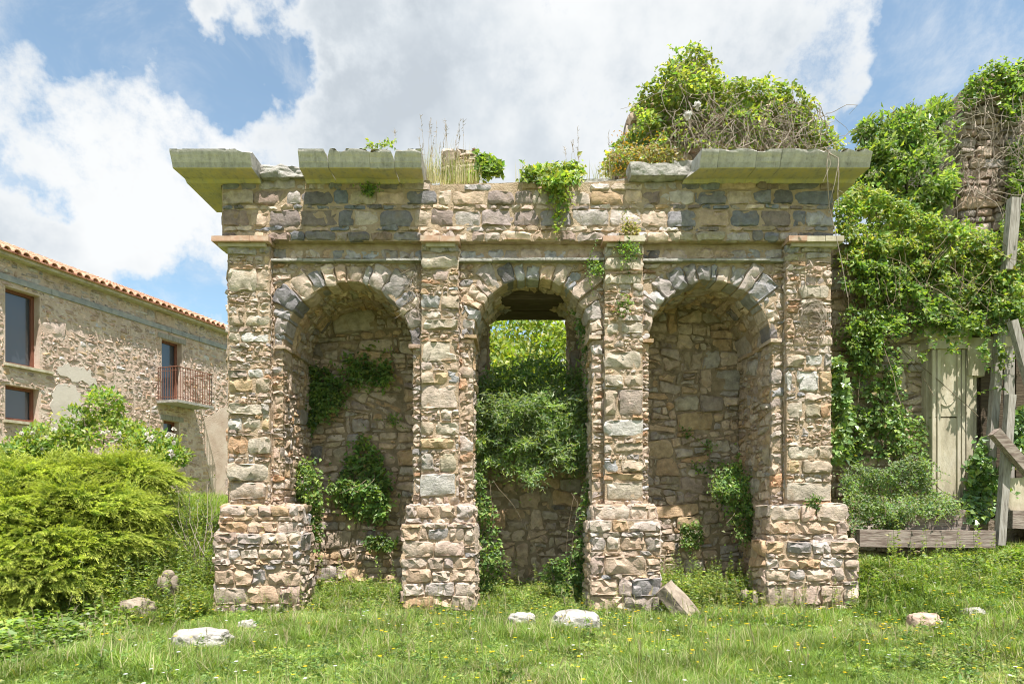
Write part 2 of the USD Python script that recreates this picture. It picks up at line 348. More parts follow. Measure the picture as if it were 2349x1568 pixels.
PAL_VOUS = [(BLUE, 2.0), (GREY, 2.6), (CREAM, 1.4), ((.40, .40, .38), 1.5), (TAN, 1.2), (DARK, .6)]
PAL_PLINTH = [(TAN, 4.5), (CREAM, 4), (OCHRE, 1.5), (GREY, 2.4), (PURPLE, .8), (BLUE, .7), (PINK, 1.2), (WHITE, 1)]
PAL_HOUSE = [((.46, .34, .265), 4), ((.55, .44, .365), 4), (PINK, 5), (OCHRE, .9), (WHITE, 1.2), (PURPLE, 1)]
PAL_HOUSE_TOP = [((.42, .39, .365), 5), ((.32, .31, .31), 1.5), (TAN, 2), (PINK, 2), (WHITE, 1.5)]


def pick(pal, rng, mix=.22):
    if pal in (PAL_FRIEZE_SIDE, PAL_FRIEZE_MID, PAL_VOUS): mix = .06
    w = np.array([p[1] for p in pal]); k = rng.choice(len(pal), p=w / w.sum())
    c = np.array(pal[k][0])
    a = rng.normal(0, .05)
    return np.clip(c * rng.uniform(.76, 1.1) * np.array([1.02 + a, .95, .965 - a]) * (1 - mix) + np.array([.46, .365, .285]) * mix, .02, .68)


# ------------------------------------------------------------------ rubble masonry
def clip_half(p, a, n):
    """The part of a convex polygon where (x - a) . n <= 0."""
    d = (p - a) @ n
    out = []
    for i in range(len(p)):
        j = (i + 1) % len(p)
        if d[i] <= 0: out.append(p[i])
        if (d[i] < 0) != (d[j] < 0) and d[i] != d[j]:
            out.append(p[i] + (p[j] - p[i]) * (d[i] / (d[i] - d[j])))
    return np.array(out) if len(out) > 2 else None


def area2(p):
    x, y = p[:, 0], p[:, 1]
    return .5 * abs(np.dot(x, np.roll(y, -1)) - np.dot(y, np.roll(x, -1)))


def guill(p, A, rng, ar=1.7, jit=.10, spread=.75, depth=0):
    """Cuts a convex polygon by slightly slanted lines into stones of about area A."""
    p = np.asarray(p, float)
    a = area2(p)
    w, h = np.ptp(p, axis=0)
    if a < 2e-4 or min(w, h) < .012: return []
    if depth > 16 or a < A * math.exp(rng.normal(0, spread)) * 1.35:
        return [p]
    vert = w / max(h, 1e-6) > ar * rng.uniform(.65, 1.45)
    t = rng.uniform(.36, .64) if rng.random() > .3 else rng.choice([rng.uniform(.16, .3), rng.uniform(.7, .84)])
    c = p.min(0) + np.array([w * (t if vert else .5), h * (t if not vert else .5)])
    ang = rng.normal(0, jit) + (0 if vert else PI / 2)
    n = np.array([math.cos(ang), math.sin(ang)])
    out = []
    for s in (1, -1):
        q = clip_half(p, c, n * s)
        if q is not None: out += guill(q, A, rng, ar, jit, spread, depth + 1)
    return out


def rect(x0, x1, z0, z1): return np.array([[x0, z0], [x1, z0], [x1, z1], [x0, z1]])


def stone_mesh(poly, fmap, rng, tint, gap=.012, proud=.03, back=-.05, rnd=.22, roughness=.012, fine=1.0):
    """One stone: outline from poly, mapped by fmap(u, v, h)."""
    g = Polygon(poly)
    if not g.is_valid: g = g.buffer(0)
    sz = math.sqrt(max(g.area, 1e-9))
    gap, rnd, proud = gap * .68, rnd * .55, proud * .80
    g = g.buffer(-gap * rng.uniform(.6, 1.5))
    if g.is_empty or g.geom_type != "Polygon" or g.area < 1e-4: return None
    r = min(rnd * rng.uniform(.4, 1.5), .42) * min(sz, .25) * .55
    g2 = g.buffer(-r)
    if not g2.is_empty and g2.geom_type == "Polygon": g = g2.buffer(r, quad_segs=3)
    per = g.length
    n = int(np.clip(per / (.055 * fine), 7, 20))
    o = np.array([g.exterior.interpolate(t, normalized=True).coords[0] for t in (np.arange(n) + rng.uniform(-.22, .22, n)) / n % 1.0])
    if Polygon(o).exterior.is_ccw is False: o = o[::-1]
    o = o + rng.normal(0, .006 * min(1, sz / .15), o.shape)
    c = o.mean(0)
    ext = np.ptp(o, axis=0)
    ins = min(.022, .16 * ext.min())
    d = o - c; dl = np.maximum(np.linalg.norm(d, axis=1, keepdims=True), 1e-6)
    o2 = c + d * np.maximum(1 - ins / dl, .45)
    # inner points
    step = max(.06 * fine, math.sqrt(g.area / 14))
    gx = np.arange(o[:, 0].min() + step * .6, o[:, 0].max() - step * .3, step); gz = np.arange(o[:, 1].min() + step * .6, o[:, 1].max() - step * .3, step)
    inner = np.zeros((0, 2))
    if len(gx) and len(gz):
        q = np.stack(np.meshgrid(gx, gz), -1).reshape(-1, 2)
        q = q + rng.uniform(-.3, .3, q.shape) * step
        inner = q[contains_xy(Polygon(o2).buffer(-step * .3), q[:, 0], q[:, 1])]
    if len(inner) == 0: inner = c[None]
    top = np.vstack([o2, inner])
    try:
        tri = Delaunay(top).simplices
    except Exception:
        return None
    # keep triangles inside, facing up
    a_, b_, c_ = top[tri[:, 0]], top[tri[:, 1]], top[tri[:, 2]]
    s = (b_[:, 0] - a_[:, 0]) * (c_[:, 1] - a_[:, 1]) - (b_[:, 1] - a_[:, 1]) * (c_[:, 0] - a_[:, 0])
    tri = np.where((s > 0)[:, None], tri, tri[:, ::-1])
    tri = tri[np.abs(s) > 1e-8]
    tilt = rng.normal(0, .05, 2)
    pr = proud * rng.uniform(.5, 1.5)
    rel = (top - c)
    h = pr + rel @ tilt * 1.2 + rng.normal(0, roughness * 1.1, len(top)) * min(1, sz / .12)
    h[:n] -= min(.012, pr * .4) + np.abs(rng.normal(0, .004, n))
    he = np.minimum(h[:n] - ins * rng.uniform(.4, 1.1, n), pr * .9)
    V2 = np.vstack([o, o, top]); H = np.concatenate([np.full(n, back), he, h])
    i = np.arange(n); j = (i + 1) % n
    f = [np.stack([i, j, n + j], 1), np.stack([i, n + j, n + i], 1), np.stack([n + i, n + j, 2 * n + j], 1), np.stack([n + i, 2 * n + j, 2 * n + i], 1), tri + 2 * n]
    v = fmap(V2[:, 0], V2[:, 1], H)
    return v, np.vstack(f), tint, g.area


def planar(O, U, V, N):
    O, U, V, N = (np.asarray(a, float) for a in (O, U, V, N))
    return lambda u, v, h: O + np.outer(u, U) + np.outer(v, V) + np.outer(h, N)


def front(Y): return planar((0, Y, 0), (1, 0, 0), (0, 0, 1), (0, -1, 0))


class Masonry:
    """Stones of one thing: the largest become parts, the small rest is joined."""
    def __init__(s): s.items = {}

    def lay(s, role, polys, fmap, rng, pal, clipto=None, **kw):
        for p in polys:
            tint = None
            if isinstance(p, tuple): p, tint = p
            if clipto is not None:
                g = Polygon(p).intersection(clipto)
                gs = [g] if g.geom_type == "Polygon" else [q for q in getattr(g, "geoms", []) if q.geom_type == "Polygon"]
                ps = [np.array(q.exterior.coords)[:-1] for q in gs if q.area > 6e-4]
            else: ps = [p]
            for q in ps:
                m = stone_mesh(q, fmap, rng, np.clip(np.array(tint) * rng.uniform(.82, 1.02) * .8 + np.array([.46, .365, .285]) * .16, .02, .65) if tint is not None else pick(pal, rng), **kw)
                if m: s.items.setdefault(role, []).append(m)

    def build(s, parent, mats, limits, rest_name="filler_stone", default=None):
        rest = {}
        for role, it in s.items.items():
            it.sort(key=lambda m: -m[3])
            k = limits.get(role, 0)
            for m in it[:k]: obj(role, MB().add(*m[:3]), mats.get(role, default), parent, smooth=38)
            for m in it[k:]: rest.setdefault(role, MB()).add(*m[:3])
        for role, mb in rest.items():
            obj(f"small_{role}", mb, mats.get(role, default), parent, smooth=38, kind="stuff")


# ------------------------------------------------------------------ terrain
def sstep(a, b, x):
    t = np.clip((np.asarray(x, float) - a) / (b - a), 0, 1)
    return t * t * (3 - 2 * t)


def ground_h(x, y):
    x = np.asarray(x, float); y = np.asarray(y, float)
    h = np.zeros(np.broadcast(x, y).shape)
    h = h + 1.05 * sstep(-4.2, -6.0, x) * sstep(-2.0, .6, y) + .45 * sstep(-4.6, -7.5, x) * sstep(.5, 4, y)
    h = h + .25 * sstep(-5.0, -8.0, x) * sstep(-4, -1.5, y)
    h = h + .58 * sstep(4.75, 5.6, x) * sstep(-2.6, .7, y) + .25 * sstep(6.2, 9, x) * sstep(-2.5, 1, y)
    inside = sstep(-.1, .9, y) * sstep(-4.3, -4.0, x) * (1 - sstep(4.6, 4.8, x))
    h = h + .16 * inside
    h = h + .05 * (meshkit.fbm(np.stack([x * .8, y * .8, 0 * x], -1), 3, 5) - .5) + .10 * (meshkit.fbm(np.stack([x * .25, y * .25, 0 * x], -1), 2, 8) - .5)
    far = sstep(40, 200, np.hypot(x, y))
    return h * (1 - far) - .4 * far


ax = np.unique(np.concatenate([np.linspace(-600, -40, 12), np.linspace(-40, -12, 20), np.linspace(-12, 12, 130), np.linspace(12, 40, 20), np.linspace(40, 600, 12)]))
ay = np.unique(np.concatenate([np.linspace(-600, -40, 12), np.linspace(-40, -8, 20), np.linspace(-8, 6, 90), np.linspace(6, 40, 25), np.linspace(40, 600, 12)]))
gx, gy = np.meshgrid(ax, ay, indexing="ij")
gz = ground_h(gx, gy)
nx, ny = len(ax), len(ay)
i, j = np.meshgrid(np.arange(nx - 1), np.arange(ny - 1), indexing="ij")
p = (i * ny + j).ravel()
obj("ground", (np.stack([gx, gy, gz], -1).reshape(-1, 3), np.vstack([np.stack([p, p + ny, p + ny + 1], 1), np.stack([p, p + ny + 1, p + 1], 1)]), np.ones((nx * ny, 3))), M["soil"], smooth=True,
    label="grassy ground rising into a bank beside the arcade", cat="ground", kind="structure")

# ------------------------------------------------------------------ the ruined arcade
rng = np.random.default_rng(11)
arc = thing("ruined_arcade", (0, 0, 0), "ruined rubble stone arcade of three tall niches under a broken cornice", "ruin")
YS, YB, YE = 0.12, 1.45, 2.0      # face of the arches, back of the niches, rear of the wall
xl, xr = X0(514), X0(1906)
ztop_s, ztop = Z0(553), Z0(408)
niches = [(X0(642), X0(946)), (X0(1083), X0(1361)), (X0(1490), X0(1778))]
crown = [Z0(640), Z0(630), Z0(635)]


def niche_poly(k, grow=0.):
    a, b = niches[k]; r = (b - a) / 2 + grow; c = (a + b) / 2; zs = crown[k] - (b - a) / 2
    t = np.linspace(0, PI, 29)
    return Polygon([(c + r, -.6)] + [(c + r * math.cos(q), zs + r * math.sin(q)) for q in t] + [(c - r, -.6)])


elev = Polygon([(xl, -.4), (xr, -.4), (xr, ztop_s), (xl, ztop_s)])
for k in range(3): elev = elev.difference(niche_poly(k))
core = noise_disp(extrude_y(elev, YS, YB - .003), .14, .018, 5, 1)
obj("pier_masonry", core, M["mortar"], arc, smooth=50)
win = (-.415, .975, 3.15, 4.87)
back = Polygon([(xl + .02, -.4), (xr - .02, -.4), (xr - .02, ztop_s), (xl + .02, ztop_s)]).difference(sbox(win[0], win[2], win[1], win[3]))
obj("niche_back_wall", noise_disp(extrude_y(back, YB, YE), .14, .02, 5, 2), M["oldmortar"], arc, smooth=50)
fr_out = [(X0(509), ztop_s + .003), (X0(1911), ztop_s + .003), (X0(1911), Z0(410)), (X0(1450), Z0(412)), (X0(1330), Z0(420)), (X0(1190), Z0(418)), (X0(975), Z0(424)), (X0(960), Z0(412)), (X0(509), Z0(410))]
obj("frieze_masonry", noise_disp(extrude_y(Polygon(fr_out), 0.003, YE - .05), .14, .015, 5, 3), M["mortar"], arc, smooth=50)
pil = [(X0(526), X0(618)), (X0(967), X0(1051)), (X0(1388), X0(1474)), (X0(1805), X0(1906))]
plin = [((503, 686), (490, 690)), ((931, 1086), (922, 1091)), ((1360, 1506), (1352, 1516)), ((1766, 1945), (1756, 1969))]
YP1, YP2 = -.13, -.20
for k, (a, b) in enumerate(pil):
    obj("pilaster_masonry", noise_disp(bx(a, b, .004, YS - .004, -.3, Z0(560)), .12, .01, 6, 4 + k), M["mortar"], arc, smooth=50)

MS = Masonry()
# --- frieze: courses laid as they stand
fz = front(0.0)
cour = [(412, 436, .045, 2.4), (437, 470, .07, 1.6), (471, 480, .02, 4), (481, 520, .085, 1.5), (520, 530, .02, 5), (531, 553, .055, 2.2)]
for (ya, yb, A, ar) in cour:
    x = 510.
    while x < 1908:
        hh = yb - ya
        w = hh * ar * rng.uniform(.55, 1.55)
        x1 = min(1911, x + w)
        if 1911 - x1 < hh * .5: x1 = 1911
        mid = 975 < (x + x1) / 2 < 1555
        ja, jb = rng.uniform(-3, 3, 2)
        if not (mid and ya == 412 and rng.random() < .25):
            top = ya + (8 if mid and ya == 412 else 0)
            MS.lay("frieze_stone", [np.array([[X0(x), Z0(yb + ja * .5)], [X0(x1), Z0(yb + jb * .5)], [X0(x1), Z0(top + jb)], [X0(x), Z0(top + ja)]])], fz, rng, PAL_FRIEZE_MID if mid else PAL_FRIEZE_SIDE,
                   gap=.011 if hh > 20 else .006, proud=.03 if yb < 540 else .05, rnd=.35, roughness=.010)
        x = x1
# side of the frieze and of the end piers
for sx, xx in ((-1, X0(509)), (1, X0(1911))):
    MS.lay("side_stone", guill(rect(0.02, 1.8, ztop_s, Z0(412)), .05, rng), planar((xx, 0, 0), (0, 1, 0), (0, 0, 1), (sx, 0, 0)), rng, PAL_FRIEZE_SIDE)
    xx = xl if sx < 0 else xr
    MS.lay("side_stone", guill(rect(YS, YE - .05, .0, ztop_s), .035, rng, ar=2.4), planar((xx, 0, 0), (0, 1, 0), (0, 0, 1), (sx, 0, 0)), rng, PAL_PIER, proud=.05)
# --- band between frieze and string course, string course, spandrels
bays = [(618, 967), (1051, 1388), (1474, 1805)]
fs = front(YS)
for k, (a, b) in enumerate(bays):
    x = a + 1.
    while x < b - 3:
        x1 = min(b - 1, x + rng.uniform(26, 66))
        if b - x1 < 16: x1 = b - 1
        MS.lay("band_stone", [rect(X0(x), X0(x1), Z0(588), Z0(564 + rng.uniform(-3, 3)))], fs, rng, PAL_VOUS, gap=.012, proud=.028)
        x = x1
    x = a + 1.
    while x < b - 3:
        x1 = min(b - 1, x + rng.uniform(60, 130))
        if b - x1 < 30: x1 = b - 1
        m = noise_disp(bx(X0(x) + .003, X0(x1) - .003, .02 + rng.uniform(-.02, .02), YS + .05, Z0(596 + rng.uniform(-1, 1)), Z0(591 + rng.uniform(-1, 1))), .07, .012, 9, int(x))
        obj("string_course_slab", m, M["weathered"], arc, smooth=40)
        x = x1
    # voussoirs
    na, nb = niches[k]; r = (nb - na) / 2; c = (na + nb) / 2; zs = crown[k] - r
    t = .02
    rings = []
    while t < PI - .02:
        dt = rng.choice([rng.uniform(.07, .12), rng.uniform(.14, .22), rng.uniform(.22, .30)], p=[.3, .45, .25])
        t1 = min(PI - .02, t + dt)
        if PI - .02 - t1 < .07: t1 = PI - .02
        mid = (t + t1) / 2
        Lmax = min((Z0(599) - zs) / max(math.sin(mid), .05) - r, (min(X0(b) - c, c - X0(a)) - .01) / max(abs(math.cos(mid)), .05) - r)
        Lr = min(rng.uniform(.24, .36) if abs(mid - PI / 2) < .5 else rng.uniform(.3, .58), max(Lmax, .08))
        r0 = r - rng.uniform(.0, .035)
        q = np.array([[c + rr * math.cos(tt), zs + rr * math.sin(tt)] for rr, tt in ((r0, t), (r + Lr, t), (r + Lr * rng.uniform(.9, 1.0), t1), (r0, t1))])
        rings.append(Polygon(q).buffer(.004))
        MS.lay("voussoir", [q], fs, rng, PAL_VOUS, gap=.009, proud=.045, back=-.34, rnd=.14, roughness=.014)
        t = t1
    from shapely import union_all
    region = sbox(X0(a), -.1, X0(b), Z0(598)).difference(union_all(rings + [niche_poly(k, -.02)]))
    MS.lay("pier_stone", guill(rect(X0(a), X0(b), 1.2, Z0(598)), .016, rng, ar=2.0, jit=.17), fs, rng, PAL_PIER, clipto=region, proud=.035)
# spandrel strips beside the end pilasters
for a, b in ((516, 526),):
    MS.lay("pier_stone", guill(rect(X0(a), X0(b), 1.2, Z0(562)), .010, rng, ar=1.2), fs, rng, PAL_PIER, proud=.05)
# --- pilasters: courses, with the stones that stand out given by hand
feat = {
    0: [(566, 586, [(0, .7, GREY), (.7, 1, GREY)]), (618, 668, [(0, .68, CREAM), (.68, 1, TAN)]), (722, 748, [(0, .4, TAN), (.4, 1, CREAM)]), (762, 786, [(0, .3, CREAM), (.3, 1, WHITE)]), (846, 868, [(0, .45, PURPLE), (.45, .85, WHITE)]), (868, 900, [(0, .6, OCHRE), (.65, 1, TAN)]),
        (925, 950, [(0, .8, CREAM), (.8, 1, GREY)]), (960, 985, [(0, .35, WHITE), (.35, .8, CREAM), (.8, 1, OCHRE)]), (1000, 1040, [(0, .45, ORANGE), (.45, 1, CREAM)]), (1060, 1102, [(0, .95, CREAM)]), (1106, 1142, [(.03, .93, PINK)])],
    1: [(560, 580, [(0, .25, OLIVE), (.25, 1, GREY)]), (582, 617, [(0, 1, CREAM)]), (676, 708, [(0, .52, (.36, .36, .36)), (.52, 1, TAN)]), (731, 757, [(.06, .94, CREAM)]), (784, 829, [(.04, .92, CREAM)]), (850, 880, [(0, .35, TAN), (.35, .68, OCHRE), (.7, 1, (.38, .39, .41))]),
        (882, 938, [(.04, .95, PINK)]), (965, 997, [(0, .33, TAN), (.36, 1, CREAM)]), (1004, 1030, [(0, .9, OCHRE)]), (1040, 1082, [(0, .34, GREY), (.5, .95, OLIVE)]), (1088, 1138, [(0, .92, WHITE)])],
    2: [(563, 588, [(0, .3, GREY), (.3, 1, OLIVE)]), (590, 622, [(0, 1, CREAM)]), (627, 650, [(0, 1, CREAM)]), (738, 766, [(0, .38, CREAM), (.42, 1, CREAM)]), (806, 846, [(0, .95, CREAM)]), (856, 886, [(.02, .48, CREAM), (.5, 1, TAN)]),
        (892, 952, [(0, .32, TAN), (.34, 1, PURPLE)]), (960, 1000, [(0, 1, WHITE)]), (1016, 1040, [(0, .2, GREY), (.22, 1, TAN)]), (1055, 1082, [(0, .38, (.4, .41, .43)), (.42, 1, TAN)]), (1086, 1102, [(0, .25, ORANGE), (.3, 1, OCHRE)]), (1104, 1146, [(.05, 1, CREAM)])],
    3: [(564, 580, [(0, .28, BLUE), (.28, 1, OLIVE)]), (580, 596, [(0, .4, OLIVE), (.4, 1, GREY)]), (655, 686, [(.25, .95, CREAM)]), (690, 700, [(.3, 1, CREAM)]), (705, 718, [(0, .3, ORANGE), (.3, 1, PINK)]), (812, 842, [(0, .4, TAN), (.42, .8, WHITE), (.8, 1, GREY)]), (850, 898, [(0, .1, WHITE), (.22, .72, WHITE), (.72, 1, OCHRE)]),
        (922, 958, [(0, .35, CREAM), (.4, .75, OLIVE), (.75, 1, ORANGE)]), (1022, 1054, [(.05, .7, CREAM), (.7, 1, TAN)]), (1056, 1086, [(0, .3, OCHRE), (.35, 1, TAN)]), (1106, 1150, [(0, 1, CREAM)])],
}
for k, (a, b) in enumerate(pil):
    fp = front(0.0)
    a_, b_ = a, b
    a, b = a - .014, b + .014
    y = 562.
    for ya, yb, cells in feat[k] + [(1156, 1156, [])]:
        if ya - y > 3:
            MS.lay("pilaster_stone", guill(rect(a, b, Z0(ya), Z0(y)), .0088, rng, ar=2.3, jit=.13), fp, rng, PAL_PIER, proud=.028, gap=.009)
        used = 0
        for (u0, u1, col) in cells:
            if u0 - used > .06: MS.lay("pilaster_stone", guill(rect(a + (b - a) * used, a + (b - a) * u0, Z0(yb), Z0(ya)), .012, rng, ar=1.4), fp, rng, PAL_PIER, proud=.02, gap=.008)
            q = rect(a + (b - a) * u0, a + (b - a) * u1, Z0(yb), Z0(ya)) + rng.normal(0, .012, (4, 2))
            MS.lay("pilaster_stone", [(q, col)], fp, rng, PAL_PIER, proud=.045, gap=.010, rnd=.25, roughness=.013)
            used = u1
        if cells and used < .94: MS.lay("pilaster_stone", guill(rect(a + (b - a) * used, b, Z0(yb), Z0(ya)), .010, rng, ar=1.2), fp, rng, PAL_PIER, proud=.02, gap=.008)
        y = yb
    a, b = a_, b_
    # sides of the pilaster
    for sx, xx in ((-1, a), (1, b)):
        MS.lay("pilaster_stone", guill(rect(.05, YS, 1.5, Z0(562)), .012, rng, ar=.9), planar((xx, 0, 0), (0, 1, 0), (0, 0, 1), (sx, 0, 0)), rng, PAL_PIER, proud=.012, gap=.006)
# --- plinths in two steps
for k, ((a1, b1), (a2, b2)) in enumerate(plin):
    kk1, kk2 = (CAM_D + YP1) / F, (CAM_D + YP2) / F
    ytop = 1158; ystep = (1222, 1200, 1192, 1240)[k]
    for (a, b, yt, yb, Yp, kk, last) in ((a1, b1, ytop, ystep, YP1, kk1, 0), (a2, b2, ystep, 1475, YP2, kk2, 1)):
        A_, B_ = (a - CX) * kk, (b - CX) * kk
        zt, zb = EYE + (HZ - yt) * kk, (EYE + (HZ - yb) * kk if not last else -.25)
        m = noise_disp(bx(A_ + .01, B_ - .01, Yp + .012, YS + (.2 if not last else .25), zb, zt - .012), .12, .01, 6, 20 + k)
        obj("plinth_masonry", m, M["mortar"], arc, smooth=50)
        z = zt
        while z > zb + .05:
            hh = rng.choice([rng.uniform(.06, .09), rng.uniform(.15, .21), rng.uniform(.22, .30)], p=[.26, .44, .30])
            z1 = max(z - hh, zb)
            x = A_
            while x < B_ - .03:
                w = hh * rng.uniform(.7, 2.4) if hh > .12 else hh * rng.uniform(2, 4.5)
                x1 = min(B_, x + w)
                if B_ - x1 < .1: x1 = B_
                q = rect(x, x1, z1, z) + rng.normal(0, .008, (4, 2))
                if hh > .2 and x1 - x < .5 * hh + .1 and rng.random() < .5:
                    MS.lay("plinth_stone", guill(q, .012, rng), front(Yp), rng, PAL_PLINTH, proud=.03, gap=.009)
                else:
                    MS.lay("plinth_stone", [q], front(Yp), rng, PAL_PLINTH, proud=.04, gap=.011, rnd=.28, roughness=.015)
                x = x1
            z = z1
        for sx, xx in ((-1, A_), (1, B_)):
            MS.lay("plinth_stone", guill(rect(Yp, .42, zb, zt), .045, rng, ar=1.5), planar((xx, 0, 0), (0, 1, 0), (0, 0, 1), (sx, 0, 0)), rng, PAL_PLINTH, proud=.03)
        MS.lay("plinth_stone", guill(rect(A_, B_, Yp, YS + .2), .07, rng), planar((0, 0, zt), (1, 0, 0), (0, 1, 0), (0, 0, 1)), rng, PAL_PLINTH, proud=.012, gap=.01)
# --- niche interiors
for k, (a, b) in enumerate(niches):
    r = (b - a) / 2; c = (a + b) / 2; zs = crown[k] - r
    # jambs
    MS.lay("jamb_stone", guill(rect(YS + .04, YB, -.05, zs), .022, rng, ar=1.5, jit=.14), planar((a, 0, 0), (0, 1, 0), (0, 0, 1), (1, 0, 0)), rng, PAL_NICHE if k else PAL_PIER, proud=.035)
    MS.lay("jamb_stone", guill(rect(YS + .04, YB, -.05, zs), .022, rng, ar=1.5, jit=.14), planar((b, 0, 0), (0, 1, 0), (0, 0, 1), (-1, 0, 0)), rng, PAL_NICHE, proud=.035)
    # vault

    def vault(u, v, h, c=c, zs=zs, r=r):
        t = u / r
        return np.stack([c + (r - h) * np.cos(t), v, zs + (r - h) * np.sin(t)], 1)
    MS.lay("vault_stone", guill(rect(.02, PI * r - .02, YS + .36, YB), .03, rng, ar=.8, jit=.12), vault, rng, PAL_NICHE, proud=.035)
    # imposts
    for sx, xx in ((1, a), (-1, b)):
        y0_ = -.02 + YS - .05
        while y0_ < YB - .1:
            y1_ = min(YB, y0_ + rng.uniform(.28, .55))
            w_ = rng.uniform(.03, .075)
            z_ = zs + rng.uniform(-.01, .02)
            m = noise_disp(bx(*(sorted((xx - sx * .12, xx + sx * w_))), y0_ + .004, y1_ - .004, z_ - .03, z_ + .022), .06, .016, 9, int(1000 * y0_) + k)
            obj("impost_slab", MB().tm(m, pick(PAL_NICHE, rng)), M["stone"], arc, smooth=40)
            y0_ = y1_
    # back wall
    fb = front(YB)
    if k == 1:
        MS.lay("niche_stone", guill(rect(a, b, -.05, win[2]), .05, rng, jit=.16), fb, rng, PAL_NICHE, proud=.03, gap=.016)
        MS.lay("niche_stone", guill(rect(a, win[0], win[2], win[3] + .1), .04, rng, ar=1.2), fb, rng, PAL_NICHE, proud=.03)
        MS.lay("niche_stone", guill(rect(win[1], b, win[2], win[3] + .1), .04, rng, ar=1.2), fb, rng, PAL_NICHE, proud=.03)
        MS.lay("niche_stone", guill(rect(a, b, win[3] + .1, crown[k] + .1), .03, rng), fb, rng, PAL_NICHE, proud=.03)
        for sx, xx in ((1, win[0]), (-1, win[1])):
            MS.lay("niche_stone", guill(rect(YB + .02, YE, win[2], win[3]), .04, rng), planar((xx, 0, 0), (0, 1, 0), (0, 0, 1), (sx, 0, 0)), rng, PAL_NICHE, proud=.02)
    else:
        fx = {0: [((760, 705, 862, 765), CREAM), ((700, 1020, 740, 1060), DARK)], 2: [((1552, 945, 1634, 985), OCHRE), ((1549, 905, 1602, 942), CREAM), ((1606, 903, 1656, 945), PURPLE), ((1635, 850, 1700, 897), GREY), ((1624, 1010, 1674, 1036), CREAM), ((1550, 1180, 1610, 1215), OCHRE)]}[k]
        boxes = []
        for (x0_, y0_, x1_, y1_), col in fx:
            p0, p1 = PX(x0_, y1_, YB), PX(x1_, y0_, YB)
            q = rect(p0[0], p1[0], p0[2], p1[2]) + rng.normal(0, .02, (4, 2))
            boxes.append(Polygon(q).buffer(.005))
            MS.lay("niche_stone", [(q, col)], fb, rng, PAL_NICHE, proud=.05, rnd=.4, gap=.012)
        region = sbox(a - .02, -.1, b + .02, crown[k] + .1).difference(union_all(boxes))
        MS.lay("niche_stone", guill(rect(a, b, -.05, crown[k] + .05), .034, rng, ar=1.6, jit=.17, spread=.95), fb, rng, PAL_NICHE if k else PAL_NICHE + [(OCHRE, 1)], clipto=region, proud=.04, gap=.013, rnd=.3)
MS.build(arc, {"frieze_stone": M["slate"], "band_stone": M["slate"], "voussoir": M["slate"]},
         {"frieze_stone": 190, "side_stone": 0, "band_stone": 40, "voussoir": 90, "pier_stone": 150, "pilaster_stone": 280, "plinth_stone": 190, "jamb_stone": 110, "vault_stone": 70, "niche_stone": 230}, default=M["stone"])

# capitals of terracotta tiles
for k, (a, b, c0) in enumerate(((494, 624, 0), (967, 1056, 1), (1380, 1476, 1), (1800, 1926, 2))):
    n = 3 if k in (0, 3) else 2
    xs = np.linspace(X0(a), X0(b), n + 1)
    for q in range(n):
        m = noise_disp(bx(xs[q] + .002, xs[q + 1] - .002, -.13 + rng.uniform(-.01, .01), .25, Z0(561), Z0(549)), .07, .006, 8, k * 5 + q)
        obj("capital_tile", m, M["terracotta"] if k in (0, 1) or q == 0 else M["portal"], arc, smooth=40)
    m = noise_disp(bx(X0(a) + .07, X0(b) - .07, -.07, .22, Z0(569), Z0(561) - .003), .07, .006, 8, k * 7)
    obj("capital_moulding", m, M["portal"], arc, smooth=40)

# cornice: moulded slabs that jut out half a metre
OV = .50


def cornice_profile():
    zt, zb = Z0(342) * 1.0, Z0(405)
    zt = EYE + (HZ - 341) * (CAM_D - OV) / F; zb = EYE + (HZ - 378) * (CAM_D - OV) / F
    return np.array([(-OV, zt), (-OV + .004, zt - .04), (-OV + .03, zt - .085), (-OV + .036, zt - .092), (-OV + .06, zt - .15), (-OV + .066, zt - .156), (-OV + .085, zb + .008), (-OV + .10, zb), (-.08, zb + .02), (-.03, zb - .015), (.9, zb - .015), (.9, zt + .02)])


def cornice_slab(x0, x1, nudge=0., left=None, right=None, jag=0):
    """A length of cornice; left / right: x as a function of the profile point for a mitred or broken end."""
    pr = cornice_profile()
    xs = np.linspace(0, 1, max(3, int((x1 - x0) / .10)))
    n = len(pr)
    v = []
    rg = np.random.default_rng(int(abs(x0) * 1000))
    for t in xs:
        for (y, z) in pr:
            a = x0 if left is None else left(y, z); b = x1 if right is None else right(y, z)
            v.append((a + (b - a) * t, y, z + nudge))
    v = np.array(v)
    f = []
    for q in range(len(xs) - 1):
        for w in range(n):
            w2 = (w + 1) % n
            f += [(q * n + w, q * n + w2, (q + 1) * n + w2), (q * n + w, (q + 1) * n + w2, (q + 1) * n + w)]
    cen0, cen1 = len(v), len(v) + 1
    v = np.vstack([v, v[:n].mean(0), v[-n - 0:][:n].mean(0)])
    e = (len(xs) - 1) * n
    for w in range(n):
        w2 = (w + 1) % n
        f += [(cen0, w2, w), (cen1, e + w, e + w2)]
    m = trimesh.Trimesh(v, np.array(f), process=False)
    m.fix_normals()
    vv, ff = trimesh.remesh.subdivide_to_size(m.vertices, m.faces, .16, max_iter=6)
    m = trimesh.Trimesh(vv, ff)
    d = (meshkit.fbm(m.vertices * 3, 3, 3) - .5) * .005 * (1 + 3 * jag)
    edge = np.exp(-((m.vertices[:, 1] + OV) / .04) ** 2 - ((m.vertices[:, 2] - pr[0, 1] - nudge) / .03) ** 2) * np.clip((meshkit.fbm(m.vertices * 7 + 4, 3, 9) - .50) * .4, 0, .08)
    m.vertices = m.vertices + m.vertex_normals * d[:, None] + np.stack([0 * edge, edge, -edge * .6], 1)
    return m


